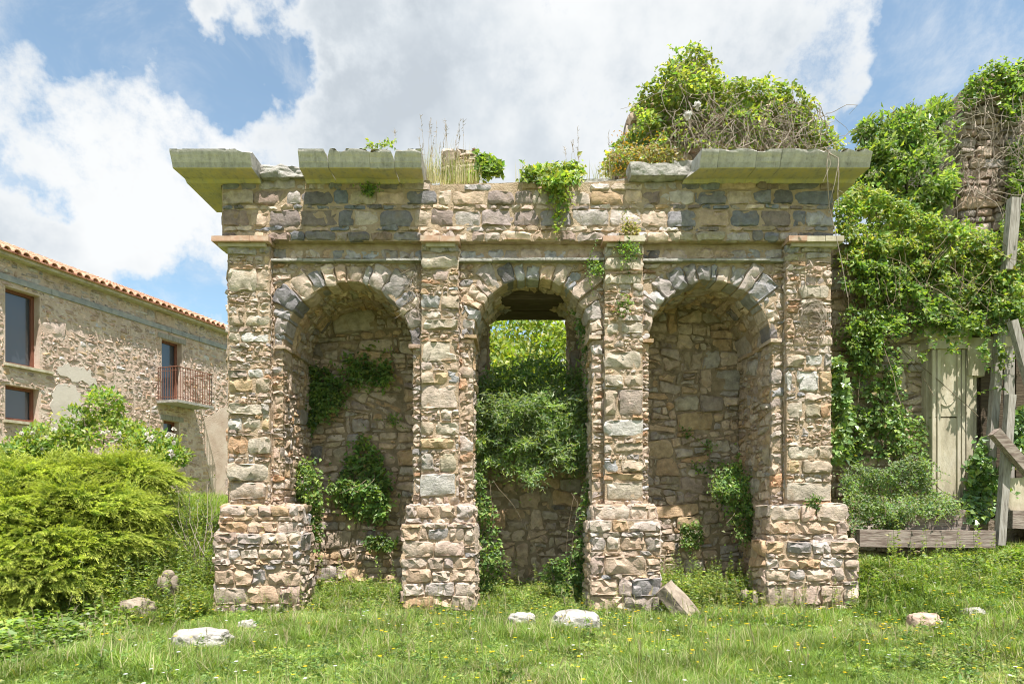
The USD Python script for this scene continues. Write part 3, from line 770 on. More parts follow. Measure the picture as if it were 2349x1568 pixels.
XF = lambda x: (x - CX) * (CAM_D - OV) / F
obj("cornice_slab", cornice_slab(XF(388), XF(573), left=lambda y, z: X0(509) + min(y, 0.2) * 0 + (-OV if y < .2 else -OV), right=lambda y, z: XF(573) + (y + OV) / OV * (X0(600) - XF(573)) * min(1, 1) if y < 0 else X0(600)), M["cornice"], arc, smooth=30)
xs = [683, 749, 846, 902, 966]
ZT = cornice_profile()[0, 1]
notch = lambda z, y: .045 * np.clip((z - ZT + .10) / .10, 0, 1) * (y < -OV + .07)
for q in range(4):
    tilt = (0, .004, -.006, 0)[q]
    lf = (lambda y, z: XF(683) + np.clip((y + OV) / OV, 0, 1) * (X0(703) - XF(683))) if q == 0 else ((lambda y, z, q=q: XF(xs[q]) + .003 + notch(z, y)) if q in (1, 3) else None)
    rt = (lambda y, z: XF(966) + np.clip((y + OV) / OV, 0, 1) * (X0(972) - XF(966))) if q == 3 else ((lambda y, z, q=q: XF(xs[q + 1]) - .001 - notch(z, y)) if q in (0, 2) else None)
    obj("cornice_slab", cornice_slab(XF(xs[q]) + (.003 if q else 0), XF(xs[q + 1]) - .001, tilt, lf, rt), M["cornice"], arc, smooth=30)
xs = [1575, 1650, 1738, 1795, 2003]
for q in range(4):
    lf = (lambda y, z: XF(1612) + np.clip((y + OV) / OV, 0, 1) * (X0(1560) - XF(1612)) + (z - 6.4) * -.1) if q == 0 else None
    rt = (lambda y, z: XF(2003)) if q == 3 else None
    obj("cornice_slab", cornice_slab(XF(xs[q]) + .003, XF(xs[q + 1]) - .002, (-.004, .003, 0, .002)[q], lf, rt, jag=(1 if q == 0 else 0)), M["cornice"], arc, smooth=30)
# broken remains of the cornice bed between the slabs


def rubble_lump(x0, x1, y0, y1, z0, z1, amp, freq, seed, size=.06):
    m = bx(x0, x1, y0, y1, z0, z1)
    m = noise_disp(m, size, amp, freq, seed, 4)
    return m


obj("broken_bed_slab", rubble_lump(X0(596), X0(704), -.08, .8, Z0(411), Z0(386), .15, 4.2, 5, .04), M["weathered"], arc, smooth=35)
obj("broken_bed_slab", rubble_lump(X0(1443), X0(1548), -.18, .8, Z0(416), Z0(390), .07, 3.4, 6, .05), M["weathered"], arc, smooth=35)
obj("broken_bed_slab", rubble_lump(X0(1540), X0(1600), -.14, .8, Z0(412), Z0(380), .09, 4, 7, .05), M["weathered"], arc, smooth=35)
obj("broken_bed_slab", rubble_lump(X0(1318), X0(1440), .02, .8, Z0(424), Z0(408), .03, 6, 8), M["weathered"], arc, smooth=35)
# stub of masonry standing on the wall top
p0, p1 = PX(1012, 410, .9), PX(1094, 346, .9)
stub = Masonry()
obj("wall_stub", rubble_lump(p0[0], p1[0], .9, 1.5, p0[2] - .1, p1[2], .04, 5, 9), M["oldmortar"], arc, smooth=35)
stub.lay("stub_stone", guill(rect(p0[0], p1[0], p0[2], p1[2] + .03), .02, rng, ar=2.2), front(.9), rng, PAL_NICHE, proud=.06)
stub.build(arc, {}, {"stub_stone": 20}, default=M["stone"])
# old timbers that carry the wall over the middle niche
for (ya, yb, za, zb) in ((.60, .78, 4.76, 4.90), (.83, 1.08, 4.80, 4.95), (1.13, 1.42, 4.84, 4.98)):
    obj("lintel_timber", noise_disp(bx(niches[1][0] + .12, niches[1][1] - .1, ya, yb, za, zb), .1, .014, 5, int(ya * 100)), M["darkwood"], arc, smooth=40)
obj("lintel_timber", noise_disp(bx(niches[1][0] - .1, niches[1][1] + .1, YB + .05, YE + .03, win[3] - .02, win[3] + .14), .1, .014, 5, 77), M["darkwood"], arc, smooth=40)
# ledge of earth in the middle niche that the plants grow on
obj("earth_ledge", noise_disp(bx(niches[1][0], niches[1][1], 1.0, YB + .1, 2.9, 3.15), .1, .05, 3, 31), M["soil"], arc, smooth=40)


# ------------------------------------------------------------------ leaves and plants
def leaf_batch(pos, tip, nrm, length, width, tint, fold=.18):
    N = len(pos)
    tip = tip / np.maximum(np.linalg.norm(tip, axis=1, keepdims=True), 1e-9)
    side = np.cross(nrm, tip); side /= np.maximum(np.linalg.norm(side, axis=1, keepdims=True), 1e-9)
    up = np.cross(tip, side)
    length = np.broadcast_to(length, N)[:, None]; width = np.broadcast_to(width, N)[:, None]
    mid = pos + tip * length * .42
    v = np.stack([pos, mid + side * width * .5 + up * width * fold, pos + tip * length - up * length * .12, mid - side * width * .5 + up * width * fold], 1).reshape(-1, 3)
    b = np.arange(N)[:, None] * 4
    f = np.stack([b + [0, 1, 2], b + [0, 2, 3]], 1).reshape(-1, 3)
    return v, f, np.repeat(tint, 4, axis=0)


def unit(v): return v / np.maximum(np.linalg.norm(v, axis=-1, keepdims=True), 1e-9)


def tints(rng, n, pal, spread=.18):
    c = np.array([p[0] for p in pal]); w = np.array([p[1] for p in pal], float)
    k = rng.choice(len(pal), n, p=w / w.sum())
    return np.clip(c[k] * rng.uniform(1 - spread, 1 + spread, (n, 1)) * (1 + rng.normal(0, .05, (n, 3))), .005, .8)


G_LIME, G_YEL, G_MID, G_DARK, G_BLUE, G_OLIVE, G_SILV, DRY = (.30, .38, .10), (.39, .40, .11), (.21, .31, .095), (.13, .22, .07), (.15, .24, .135), (.26, .28, .12), (.29, .34, .21), (.42, .35, .21)
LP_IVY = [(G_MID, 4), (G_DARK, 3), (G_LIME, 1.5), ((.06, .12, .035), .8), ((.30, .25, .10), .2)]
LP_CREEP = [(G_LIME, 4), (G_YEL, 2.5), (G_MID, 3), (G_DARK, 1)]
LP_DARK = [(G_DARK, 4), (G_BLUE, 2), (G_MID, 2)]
LP_SILV = [(G_SILV, 3), (G_MID, 3), (G_BLUE, 2), (G_LIME, 1)]


def poly_px(pts): return Polygon(pts)


def sample_poly(poly, n, rng):
    x0, y0, x1, y1 = poly.bounds
    out = np.zeros((0, 2))
    while len(out) < n:
        q = rng.uniform((x0, y0), (x1, y1), (int(n * 1.6) + 50, 2))
        out = np.vstack([out, q[contains_xy(poly, q[:, 0], q[:, 1])]])
    return out[:n]


def climber(parent, name, polys, Y, thick, n, size, pal, rng, mat="leaf", clump=.5, droop=.3, aspect=.62, freq=2.6, edge=34, sprig=None):
    """Leaves over a face at depth Y: polys are its outlines in the layout drawing; clumped, bulging towards the front, with shoots that stray over the edge."""
    polys = [p if isinstance(p, Polygon) else Polygon(p) for p in polys]
    ar = np.array([p.area for p in polys]); mb = MB()
    sprig = max(3, n // 130) if sprig is None else sprig
    for p, a in zip(polys, ar):
        want = int(n * a / ar.sum())
        q = sample_poly(p, int(want * 2.3) + 4, rng)
        q = q + rng.normal(0, edge * .22, q.shape) * rng.random((len(q), 1)) ** 1.5
        k = (CAM_D + Y) / F
        P = np.stack([(q[:, 0] - CX) * k, np.full(len(q), Y), EYE + (HZ - q[:, 1]) * k], 1)
        nz = meshkit.fbm(P * freq + 11.3, 3, int(abs(Y) * 10) + len(name))
        nz2 = meshkit.fbm(P * freq * 3.1 + 3.3, 2, 7)
        keep = (nz * .5 + nz2 * .5 > .5 - (1 - clump) * .30 + rng.normal(0, .05, len(nz)))
        q, nz = q[keep][:want], nz[keep][:want]
        N = len(q)
        if N == 0: continue
        Yd = Y - thick * (np.clip((nz - .35) * 2.4, 0, 1) * .7 + rng.uniform(0, .4, N))
        k = (CAM_D + Yd) / F
        P = np.stack([(q[:, 0] - CX) * k, Yd, EYE + (HZ - q[:, 1]) * k], 1)
        s = size * rng.uniform(.5, 1.4, N)
        nrm = unit(np.array([0, -.6, .75]) + rng.normal(0, .5, (N, 3)))
        tip = unit(np.stack([rng.normal(0, .8, N), rng.normal(-.35, .4, N), rng.normal(-droop, .55, N)], 1))
        mb.add(*leaf_batch(P, tip, nrm, s, s * aspect, tints(rng, N, pal)))
        for _ in range(max(1, int(sprig * a / ar.sum()))):
            c = P[rng.integers(N)].copy(); d = np.array([rng.normal(0, .8), rng.normal(-.5, .3), rng.normal(.1, .7)])
            L_ = rng.uniform(.12, .42); m = int(L_ / size * 2.2) + 3; pts = [c]
            for _k in range(m): d = d + rng.normal(0, .25, 3) - [0, 0, .08]; pts.append(pts[-1] + unit(d) * L_ / m)
            pts = np.array(pts); mb.add(*tube(pts, .004, .002, 3), (.16, .15, .06))
            s = size * rng.uniform(.5, 1.0, len(pts))
            mb.add(*leaf_batch(pts, unit(rng.normal(0, .8, pts.shape) + [0, -.3, 0]), unit(rng.normal(0, .4, pts.shape) + [0, -.4, .8]), s, s * aspect, tints(rng, len(pts), pal)))
    return obj(name, mb, M[mat], parent)


def stems(parent, name, starts, rng, length=1.0, r=.008, drop=1.0, wiggle=.25, mat="vine", steps=9, out=.0, sides=4):
    mb = MB()
    for s in starts:
        l = length * rng.uniform(.5, 1.3)
        d = np.array([rng.normal(0, .5), -abs(rng.normal(out, .15)), -drop + rng.normal(0, .25)])
        pts = [np.array(s, float)]
        for _ in range(steps):
            d = d + rng.normal(0, wiggle, 3); d[2] -= .05 * drop
            pts.append(pts[-1] + unit(d) * l / steps)
        mb.add(*tube(pts, r * rng.uniform(.6, 1.3), r * .5, sides))
    return obj(name, mb, M[mat], parent, smooth=True)


def bush(parent, name, lobes, n, size, pal, rng, mat="leaf", aspect=.6, shell=.35, gap=.42, freq=2.0, lift=.25, lo=None):
    """Leaves through the outer part of overlapping lobes (centre, radii), thinned by noise so that gaps show."""
    vol = np.array([l[1][0] * l[1][1] * l[1][2] for l in lobes]) ** (2 / 3)
    mb = MB()
    for (c, r), w in zip(lobes, vol / vol.sum()):
        m = int(n * w * 1.7)
        u = unit(rng.normal(0, 1, (m, 3)))
        rad = 1 - shell * rng.random(m) ** 1.3 + rng.normal(0, .07, m)
        bump_ = (meshkit.fbm(u * 2.2 + np.array(c), 3, 2) - .5) * .5
        P = np.array(c) + u * np.array(r) * (rad + bump_)[:, None]
        nz = meshkit.fbm(P * freq, 3, 4)
        keep = nz > gap + rng.normal(0, .04, m)
        if lo is not None: keep &= P[:, 2] > ground_h(P[:, 0], P[:, 1]) + .02
        P, u, nz = P[keep], u[keep], nz[keep]
        N = len(P)
        nrm = unit(u * .7 + np.array([0, -.1, .6]) + rng.normal(0, .5, (N, 3)))
        tip = unit(u * .6 + rng.normal(0, .6, (N, 3)) + np.array([0, 0, lift]))
        s = size * rng.uniform(.6, 1.35, N)
        mb.add(*leaf_batch(P, tip, nrm, s, s * aspect, tints(rng, N, pal)))
        for _ in range(max(3, int(30 * w))):
            v_ = unit(rng.normal(0, 1, 3) + np.array([0, -.2, .5])); c0 = np.array(c) + v_ * np.array(r) * .9; d = v_ + rng.normal(0, .3, 3)
            L_ = rng.uniform(.15, .45) * min(1, max(r)); m = int(L_ / size * 2.4) + 3; pts = [c0]
            for _k in range(m): d = d + rng.normal(0, .2, 3); pts.append(pts[-1] + unit(d) * L_ / m)
            pts = np.array(pts); mb.add(*tube(pts, .005, .002, 3), (.16, .14, .06))
            s = size * rng.uniform(.5, 1.0, len(pts))
            mb.add(*leaf_batch(pts, unit(rng.normal(0, .8, pts.shape) + [0, -.2, .2]), unit(rng.normal(0, .4, pts.shape) + [0, -.3, .8]), s, s * aspect, tints(rng, len(pts), pal)))
    return obj(name, mb, M[mat], parent)


def woody(parent, name, root, tips, rng, r=.05, mat="bark", wob=.12):
    mb = MB()
    root = np.array(root, float)
    for t in tips:
        t = np.array(t, float); q = np.linspace(0, 1, 8)[:, None]
        mid = (root + t) / 2 + rng.normal(0, wob, 3) + np.array([0, 0, .1])
        pts = (1 - q) ** 2 * root + 2 * q * (1 - q) * mid + q ** 2 * t
        mb.add(*tube(pts, r, r * .25, 6))
    return obj(name, mb, M[mat], parent, smooth=True)


def plant(name, label, cat, base, group=None): return thing(name, base, label, cat, group)


rng = np.random.default_rng(23)
# --- climbers in the niches
pb = PX(735, 960, YB)
t = plant("climbing_plant", "dark leafy climber on the back wall of the westernmost niche, just under its arch", "climber", pb)
climber(t, "foliage", [[(688, 850), (730, 835), (770, 860), (800, 900), (770, 940), (735, 950), (720, 985), (695, 990), (686, 930)]], YB - .04, .20, 1350, .085, LP_IVY, rng, clump=.75, edge=75, sprig=30)
stems(t, "stem", [PX(700 + 12 * q, 850, YB - .05) for q in range(6)], rng, .9, .006)
t = plant("climbing_plant", "small leafy clump growing high on the niche wall beside the larger climber", "climber", PX(850, 880, YB))
climber(t, "foliage", [[(800, 815), (835, 800), (850, 790), (880, 820), (902, 850), (890, 885), (850, 885), (800, 880)]], YB - .04, .16, 620, .085, LP_IVY, rng, clump=.75, edge=75, sprig=22)
stems(t, "stem", [PX(830 + 9 * q, 830, YB - .05) for q in range(4)], rng, .5, .006)
t = plant("climbing_plant", "tall bushy climber hanging low in the middle of the westernmost niche wall", "climber", PX(830, 1190, YB))
climber(t, "foliage", [[(815, 1010), (845, 1000), (880, 1060), (895, 1130), (890, 1180), (860, 1200), (820, 1190), (770, 1150), (760, 1120), (790, 1080)]], YB - .04, .26, 1700, .085, LP_IVY, rng, clump=.6, edge=70, sprig=36)
stems(t, "stem", [PX(800 + 12 * q, 1080, YB - .08) for q in range(6)], rng, .7, .006)
t = plant("climbing_plant", "pale green creeper trailing down the jamb of the westernmost niche onto its floor", "climber", PX(710, 1260, .9))
climber(t, "foliage", [[(690, 1060), (725, 1050), (735, 1130), (740, 1190), (730, 1250), (700, 1260), (680, 1200), (675, 1130)]], .85, .25, 1200, .065, LP_IVY + [(G_LIME, 4)], rng, clump=.7, edge=60, sprig=30)
stems(t, "stem", [PX(700 + 6 * q, 1230, .85) for q in range(6)], rng, 1.0, .007)
t = plant("climbing_plant", "small light green sprig on the sunlit foot of the niche wall", "climber", PX(860, 1260, YB))
climber(t, "foliage", [[(830, 1235), (880, 1225), (912, 1240), (900, 1262), (850, 1258)]], YB - .05, .2, 300, .07, LP_IVY + [(G_LIME, 3)], rng, clump=.3)
stems(t, "stem", [PX(850 + 12 * q, 1240, YB - .06) for q in range(3)], rng, .4, .005)
# --- middle niche
t = plant("overgrown_shrub", "dense shrub with narrow leaves spilling over the ledge of the middle niche", "shrub", PX(1220, 1000, 1.3))
climber(t, "foliage", [[(1084, 930), (1130, 905), (1180, 915), (1240, 900), (1300, 905), (1360, 920), (1362, 1010), (1362, 1095), (1320, 1075), (1270, 1060), (1220, 1110), (1170, 1070), (1120, 1060), (1095, 1110), (1082, 1060), (1080, 960)]], .95, .62, 10500, .085, LP_SILV + [(G_LIME, 2), (G_SILV, 3)], rng, clump=.45, aspect=.30, droop=.0, freq=3.4, sprig=260, edge=110)
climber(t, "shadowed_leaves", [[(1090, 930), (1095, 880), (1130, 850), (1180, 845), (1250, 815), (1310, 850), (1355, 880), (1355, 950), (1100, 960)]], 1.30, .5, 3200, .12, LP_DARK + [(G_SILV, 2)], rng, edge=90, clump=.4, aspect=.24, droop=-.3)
stems(t, "stem", [PX(1110 + 25 * q, 900, 1.1) for q in range(10)], rng, 1.1, .009, out=.3)
t = plant("hanging_creeper", "thin creeper hanging down the shaded side of the middle niche", "climber", PX(1120, 1340, .5))
climber(t, "foliage", [[(1086, 1080), (1110, 1090), (1140, 1200), (1160, 1310), (1130, 1350), (1098, 1370), (1086, 1250)]], .55, .25, 1100, .065, LP_IVY, rng, clump=.5)
stems(t, "stem", [PX(1090 + 8 * q, 1100, .5) for q in range(6)], rng, 1.6, .005, wiggle=.12)
t = plant("hanging_creeper", "green creeper climbing the sunny side of the middle niche near the third pier", "climber", PX(1330, 1350, .5))
climber(t, "foliage", [[(1345, 1100), (1362, 1100), (1358, 1240), (1350, 1360), (1300, 1370), (1240, 1320), (1250, 1290), (1310, 1270), (1330, 1200)]], .6, .3, 1500, .065, LP_IVY, rng, clump=.45)
stems(t, "stem", [PX(1310 + 8 * q, 1130, .6) for q in range(6)], rng, 1.5, .005, wiggle=.12)
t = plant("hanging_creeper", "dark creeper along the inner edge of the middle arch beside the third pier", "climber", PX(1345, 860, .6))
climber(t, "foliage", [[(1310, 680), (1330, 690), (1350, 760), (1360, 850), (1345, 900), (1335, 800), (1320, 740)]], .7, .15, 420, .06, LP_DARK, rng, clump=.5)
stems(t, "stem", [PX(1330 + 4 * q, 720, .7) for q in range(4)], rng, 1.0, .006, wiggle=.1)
# --- eastern niche
t = plant("climbing_plant", "bushy green climber in the corner of the easternmost niche", "climber", PX(1710, 1230, 1.2))
climber(t, "foliage", [[(1640, 1075), (1690, 1060), (1720, 1100), (1760, 1130), (1768, 1170), (1740, 1200), (1720, 1240), (1690, 1235), (1670, 1170), (1640, 1130)]], 1.1, .35, 1900, .06, LP_IVY, rng, clump=.7, edge=70, sprig=40)
stems(t, "stem", [PX(1670 + 14 * q, 1110, 1.2) for q in range(6)], rng, .9, .006)
t = plant("climbing_plant", "sparse sprigs rooted between the stones of the easternmost niche wall", "climber", PX(1640, 1090, YB))
climber(t, "foliage", [[(1585, 1065), (1680, 1060), (1720, 990), (1735, 1010), (1720, 1085), (1600, 1085)], [(1560, 975), (1590, 980), (1585, 1000), (1565, 1000)], [(1618, 1000), (1640, 1010), (1634, 1035), (1620, 1030)]], YB - .03, .14, 420, .055, LP_IVY, rng, clump=.4)
t = plant("climbing_plant", "small green bush low on the easternmost niche wall above the grass", "climber", PX(1580, 1270, YB))
climber(t, "foliage", [[(1560, 1205), (1600, 1195), (1615, 1230), (1600, 1260), (1565, 1255)]], YB - .05, .25, 420, .06, LP_IVY, rng, clump=.3)
# small ferns and tufts on the wall face
for (x, y, r_, Yp, lab, pal, n_) in ((845, 436, 12, -.02, "little bright fern growing from the frieze under the cornice", LP_IVY, 150), (1445, 525, 20, -.03, "dry yellowish tuft on the frieze above the third pilaster", [(DRY, 3), (G_OLIVE, 2)], 220),
                              (1440, 573, 26, -.06, "green sprigs rooted under the capital of the third pilaster", LP_IVY, 200), (1368, 612, 18, .05, "mossy sprigs in the recess beside the third pilaster", LP_IVY, 180),
                              (1432, 700, 22, -.05, "scattered tiny sprigs halfway up the third pilaster", LP_IVY, 90), (1865, 1150, 16, -.1, "small tuft on the plinth ledge under the fourth pilaster", LP_IVY, 130),
                              (905, 960, 14, YB - .05, "tiny sprig beside the second pier on the shaded niche wall", LP_IVY, 90)):
    t = plant("wall_tuft", lab, "plant", PX(x, y + r_ * .5, Yp))
    climber(t, "foliage", [Point(x, y).buffer(r_)], Yp, .10, n_, .045, pal, rng, clump=.3)
# --- plants on the wall top
t = plant("wall_top_vine", "bright green vine sprawling on the wall top and hanging over the middle bay", "vine", PX(1265, 410, .3))
climber(t, "foliage", [[(1195, 410), (1215, 385), (1250, 380), (1290, 375), (1320, 370), (1340, 390), (1330, 415), (1260, 425)]], .25, .45, 900, .085, LP_CREEP, rng, clump=.3)
climber(t, "hanging_leaves", [[(1240, 420), (1300, 420), (1310, 450), (1298, 500), (1275, 545), (1268, 480), (1250, 440)]], -.03, .12, 260, .075, LP_CREEP, rng, clump=.7)
stems(t, "stem", [PX(1260 + 9 * q, 412, -.05) for q in range(5)], rng, .8, .005, wiggle=.12)
t = plant("wall_top_shrub", "leafy green plant on the wall top next to the stub of masonry", "plant", PX(1120, 405, .6))
climber(t, "foliage", [[(1095, 405), (1098, 360), (1110, 350), (1130, 365), (1150, 380), (1148, 405)]], .6, .35, 420, .095, LP_IVY + [(G_LIME, 3)], rng, clump=.3, aspect=.7)
stems(t, "stem", [PX(1115 + 8 * q, 365, .5) for q in range(4)], rng, .4, .006)
t = plant("cornice_weed", "low green weed lying on the broken cornice slab", "plant", PX(860, 336, .1))
climber(t, "foliage", [[(840, 337), (845, 328), (905, 326), (905, 334)]], -.1, .1, 120, .05, LP_CREEP, rng, clump=.2)


def blades(rng, n, base, spread, h, w, tint, lean=.35, seg=3):
    """n grass blades around a point, each a bent tapering strip."""
    mb = MB()
    for _ in range(n):
        a = rng.uniform(0, 2 * PI); o = np.array([rng.normal(0, spread), rng.normal(0, spread), 0])
        d = np.array([math.cos(a), math.sin(a), 0]); s = np.array([-d[1], d[0], 0])
        hh = h * rng.uniform(.55, 1.25); le = lean * rng.uniform(.2, 1.6)
        ww = w * rng.uniform(.6, 1.3)
        q = np.linspace(0, 1, seg + 1)
        c = np.array(base) + o + np.outer(q ** 1.8 * hh * le, d) + np.outer(hh * q * (1 - .25 * le * q), [0, 0, 1])
        wd = ww * (1 - q ** 1.6)
        v = np.vstack([c[:-1] + s * wd[:-1, None], c[:-1] - s * wd[:-1, None], c[-1:]])
        f = []
        for k in range(seg - 1): f += [(k, k + 1, seg + k + 1), (k, seg + k + 1, seg + k)]
        f.append((seg - 1, 2 * seg, 2 * seg - 1))
        tt = tint if np.ndim(tint) == 1 else tint[rng.integers(len(tint))]
        col = np.array(tt) * rng.uniform(.75, 1.25)
        mb.add(v, f, np.clip(col, 0, .8))
    return mb.get()


DRYG, GRN, YGRN, DGRN = np.array([.46, .42, .25]), np.array([.165, .265, .055]), np.array([.25, .33, .075]), np.array([.09, .18, .035])
t = plant("dry_grass_tuft", "tall dry yellow grass with thin seed heads on the wall top beside the cornice", "grass tuft", PX(1020, 415, .3))
mb = MB()
for _ in range(130):
    x = rng.uniform(970, 1100) if rng.random() < .75 else rng.uniform(1195, 1400)
    mb.add(*blades(rng, 5, PX(x, 420, rng.uniform(.05, .7)), .04, rng.uniform(.25, .62) if x < 1100 else .3, .004, np.array([DRYG, YGRN, DRYG]), lean=.25))
obj("blade", mb, M["grass"], t, kind="stuff")
mb = MB()
for q in range(26):
    x = rng.uniform(970, 1080) if q < 18 else rng.choice([800, 860, 905, 1305, 1330, 1400])
    b0 = PX(x, 415 if x > 950 else 340, rng.uniform(.1, .5)); hgt = rng.uniform(.5, 1.0) if x < 1100 else rng.uniform(.4, .8)
    if x < 950: hgt = .3
    top = b0 + np.array([rng.normal(0, .08), rng.normal(0, .05), hgt])
    mb.add(*tube(np.linspace(b0, top, 5), .0035, .002, 3))
    for _ in range(9):
        c = b0 + (top - b0) * rng.uniform(.7, 1.0)
        mb.add(*tube([c, c + rng.normal(0, .02, 3) + [0, 0, .03]], .005, .001, 3))
obj("seed_stalk", mb, M["stem"], t, kind="stuff")

# dry roots and twigs on the masonry
t = plant("dry_root_tangle", "pale dry root tangle clinging beside the second pilaster", "dry roots", PX(945, 690, .05))
mb = MB()
for _ in range(70):
    s = PX(rng.uniform(935, 964), rng.uniform(600, 720), .08)
    pts = [s]; d = np.array([rng.normal(0, .5), -.15, -1.])
    for _k in range(7):
        d = d + rng.normal(0, .55, 3); pts.append(pts[-1] + unit(d) * .05 * np.array([1, .5, 1]))
    mb.add(*tube(pts, .004, .002, 3))
obj("root", mb, M["stem"], t, kind="stuff")
t = plant("dry_root_tangle", "round wreath of dry twigs stuck to the fourth pilaster", "dry roots", PX(1868, 735, -.05))
mb = MB()
for _ in range(48):
    c = PX(1866 + rng.normal(0, 3), 733 + rng.normal(0, 5), -.07 - rng.uniform(0, .05)); a0 = rng.uniform(0, 2 * PI); rr = rng.uniform(.08, .24)
    a = a0 + np.linspace(0, rng.uniform(1, 4), 10)
    pts = c + np.stack([np.cos(a) * rr * .9, rng.normal(0, .008, 10), np.sin(a) * rr * 1.2], 1)
    mb.add(*tube(pts, .004, .002, 3))
obj("twig", mb, M["stem"], t, kind="stuff")
t = plant("hanging_twigs", "thin bare tendrils dangling over the eastern end of the cornice", "dry vine", PX(1900, 345, -.5))
mb = MB()
for (pts, r_) in (([(1890, 338), (1905, 352), (1922, 362), (1925, 400), (1922, 440), (1926, 470)], .009), ([(1900, 342), (1896, 380), (1899, 430), (1903, 480), (1915, 530), (1930, 600), (1945, 680)], .008), ([(1925, 372), (1915, 420), (1900, 470), (1885, 505)], .006),
                  ([(1898, 345), (1906, 375), (1886, 420)], .005), ([(1918, 362), (1905, 350), (1880, 342)], .007), ([(1922, 436), (1934, 442)], .004)):
    mb.add(*tube([PX(x, y, -.56 if y < 480 else -.3) + rng.normal(0, .006, 3) for x, y in pts], r_, r_ * .6, 5))
obj("tendril", mb, M["stem"], t, smooth=True)

# ------------------------------------------------------------------ the house at the side
rng = np.random.default_rng(41)
u2 = np.array([math.sin(math.radians(17.2)), math.cos(math.radians(17.2)), 0]); n2 = np.array([u2[1], -u2[0], 0])
H0 = np.array([-10.85, 20 - CAM_D, 0])


def HP(x, y):
    """Layout spot -> (s, z) on the house wall."""
    k = (x - CX) / F
    s = (k * 20 + 10.85) / (u2[0] - k * u2[1])
    Yd = 20 + s * u2[1]
    return s, EYE + (HZ - y) * Yd / F


def hw(s, z, out=0.): return H0 + u2 * s + n2 * out + np.array([0, 0, z])


hmap = lambda out=0.: planar(hw(0, 0, out), u2, (0, 0, 1), n2)
S0, S1, ZE = -9.0, 5.0, 7.58
house = thing("stone_house", tuple(hw(0, 0)), "old stone house with terracotta tiled roof and an iron balcony", "house")


def hbox(s0, s1, o0, o1, z0, z1):
    m = bx(s0, s1, o0, o1, z0, z1)
    v = m.vertices
    m.vertices = hw(0, 0) + np.outer(v[:, 0], u2) + np.outer(v[:, 1], n2) + np.outer(v[:, 2], [0, 0, 1])
    if np.linalg.det(np.array([u2, n2, [0, 0, 1]])) < 0: m.invert()
    return m


wins = []
for (xa, xb, yta, ytb, yba) in ((12, 91, 655, 682, 845), (12, 90, 880, 893, 972), (371, 417, 775, 787, 925), (375, 411, 962, 968, 1040)):
    sa, za = HP(xa, yta); sb, _ = HP(xb, ytb); _, zb = HP((xa + xb) / 2, yba - (2 if xa > 300 else 6))
    wins.append((sa, sb, zb, za))
wallp = sbox(S0, -1, S1, ZE)
for (sa, sb, zb, za) in wins: wallp = wallp.difference(sbox(sa, zb, sb, za))
m = trimesh.creation.extrude_polygon(wallp, .5, engine="earcut")
v = m.vertices
m = trimesh.Trimesh(hw(0, 0, -.5) + np.outer(v[:, 0], u2) + np.outer(v[:, 1], [0, 0, 1]) + np.outer(v[:, 2], n2), m.faces)
m.fix_normals()
wallprim = obj("wall", m, M["house_mortar"], house)
_base[wallprim] = _base[house]
obj("rear_wall", hbox(S0, S1, -8.0, -7.6, -1, ZE), M["house_mortar"], house)
obj("gable_wall", hbox(S1 - .4, S1, -7.6, -.51, -1, ZE), M["house_mortar"], house)
HM = Masonry()
_, zband = HP(395, 760)
openings = union_all([sbox(sa - .03, zb - .08, sb + .03, za + .05) for (sa, sb, zb, za) in wins])
smid = HP(455, 900)[0]
HM.lay("stone", guill(rect(S0 + 2.5, S1, zband + .1, ZE - .08), .02, rng, ar=2.6, jit=.05), hmap(), rng, PAL_HOUSE_TOP, gap=.010, proud=.018, rnd=.15, fine=1.8)
reg = sbox(S0, -1, S1, zband - .06).difference(openings)
# patches of smooth render that cover the stones
pat = []
for pts in ([(120, 990), (122, 900), (150, 880), (178, 900), (185, 985)], [(132, 850), (150, 838), (205, 855), (222, 880), (180, 872)], [(468, 960), (524, 930), (524, 1150), (490, 1150), (474, 1050)]):
    q = Polygon([HP(*p_) for p_ in pts]); pat.append(q)
    e_ = q.buffer(.05).segmentize(.08).exterior.coords
    q2 = Polygon([(a + rng.normal(0, .035), b + rng.normal(0, .035)) for a, b in list(e_)[:-1]]).buffer(0)
    q2 = max(getattr(q2, 'geoms', [q2]), key=lambda g: g.area)
    mm = trimesh.creation.extrude_polygon(q2, .022, engine="earcut"); v = mm.vertices
    mm = trimesh.Trimesh(hw(0, 0, .0) + np.outer(v[:, 0], u2) + np.outer(v[:, 1], [0, 0, 1]) + np.outer(v[:, 2], n2), mm.faces); mm.fix_normals()
    obj("plaster_patch", mm, M["house_mortar"] if pts[0][0] == 468 else M["plaster"], house)
reg = reg.difference(union_all(pat))
HM.lay("stone", guill(rect(S0 + 2.5, S1, 1.2, zband - .06), .024, rng, ar=2.0, jit=.12), hmap(), rng, PAL_HOUSE, clipto=reg, gap=.010, proud=.018, rnd=.25, fine=1.8)
for role, it in HM.items.items():
    it.sort(key=lambda m: -m[3])
    for m in it[:280]: obj("stone", MB().add(*m[:3]), M["housestone"], wallprim, smooth=40)
    mb = MB()
    for m in it[280:]: mb.add(*m[:3])
    obj("small_stone", mb, M["housestone"], wallprim, smooth=40, kind="stuff")
s_ = S0 + 2
while s_ < S1:
    e_ = min(S1, s_ + rng.uniform(.9, 1.8))
    obj("lintel_slab", hbox(s_ + .004, e_ - .004, -.02, .035 + rng.uniform(0, .02), zband - .055, zband + .095), M["slateband"], house)
    s_ = e_
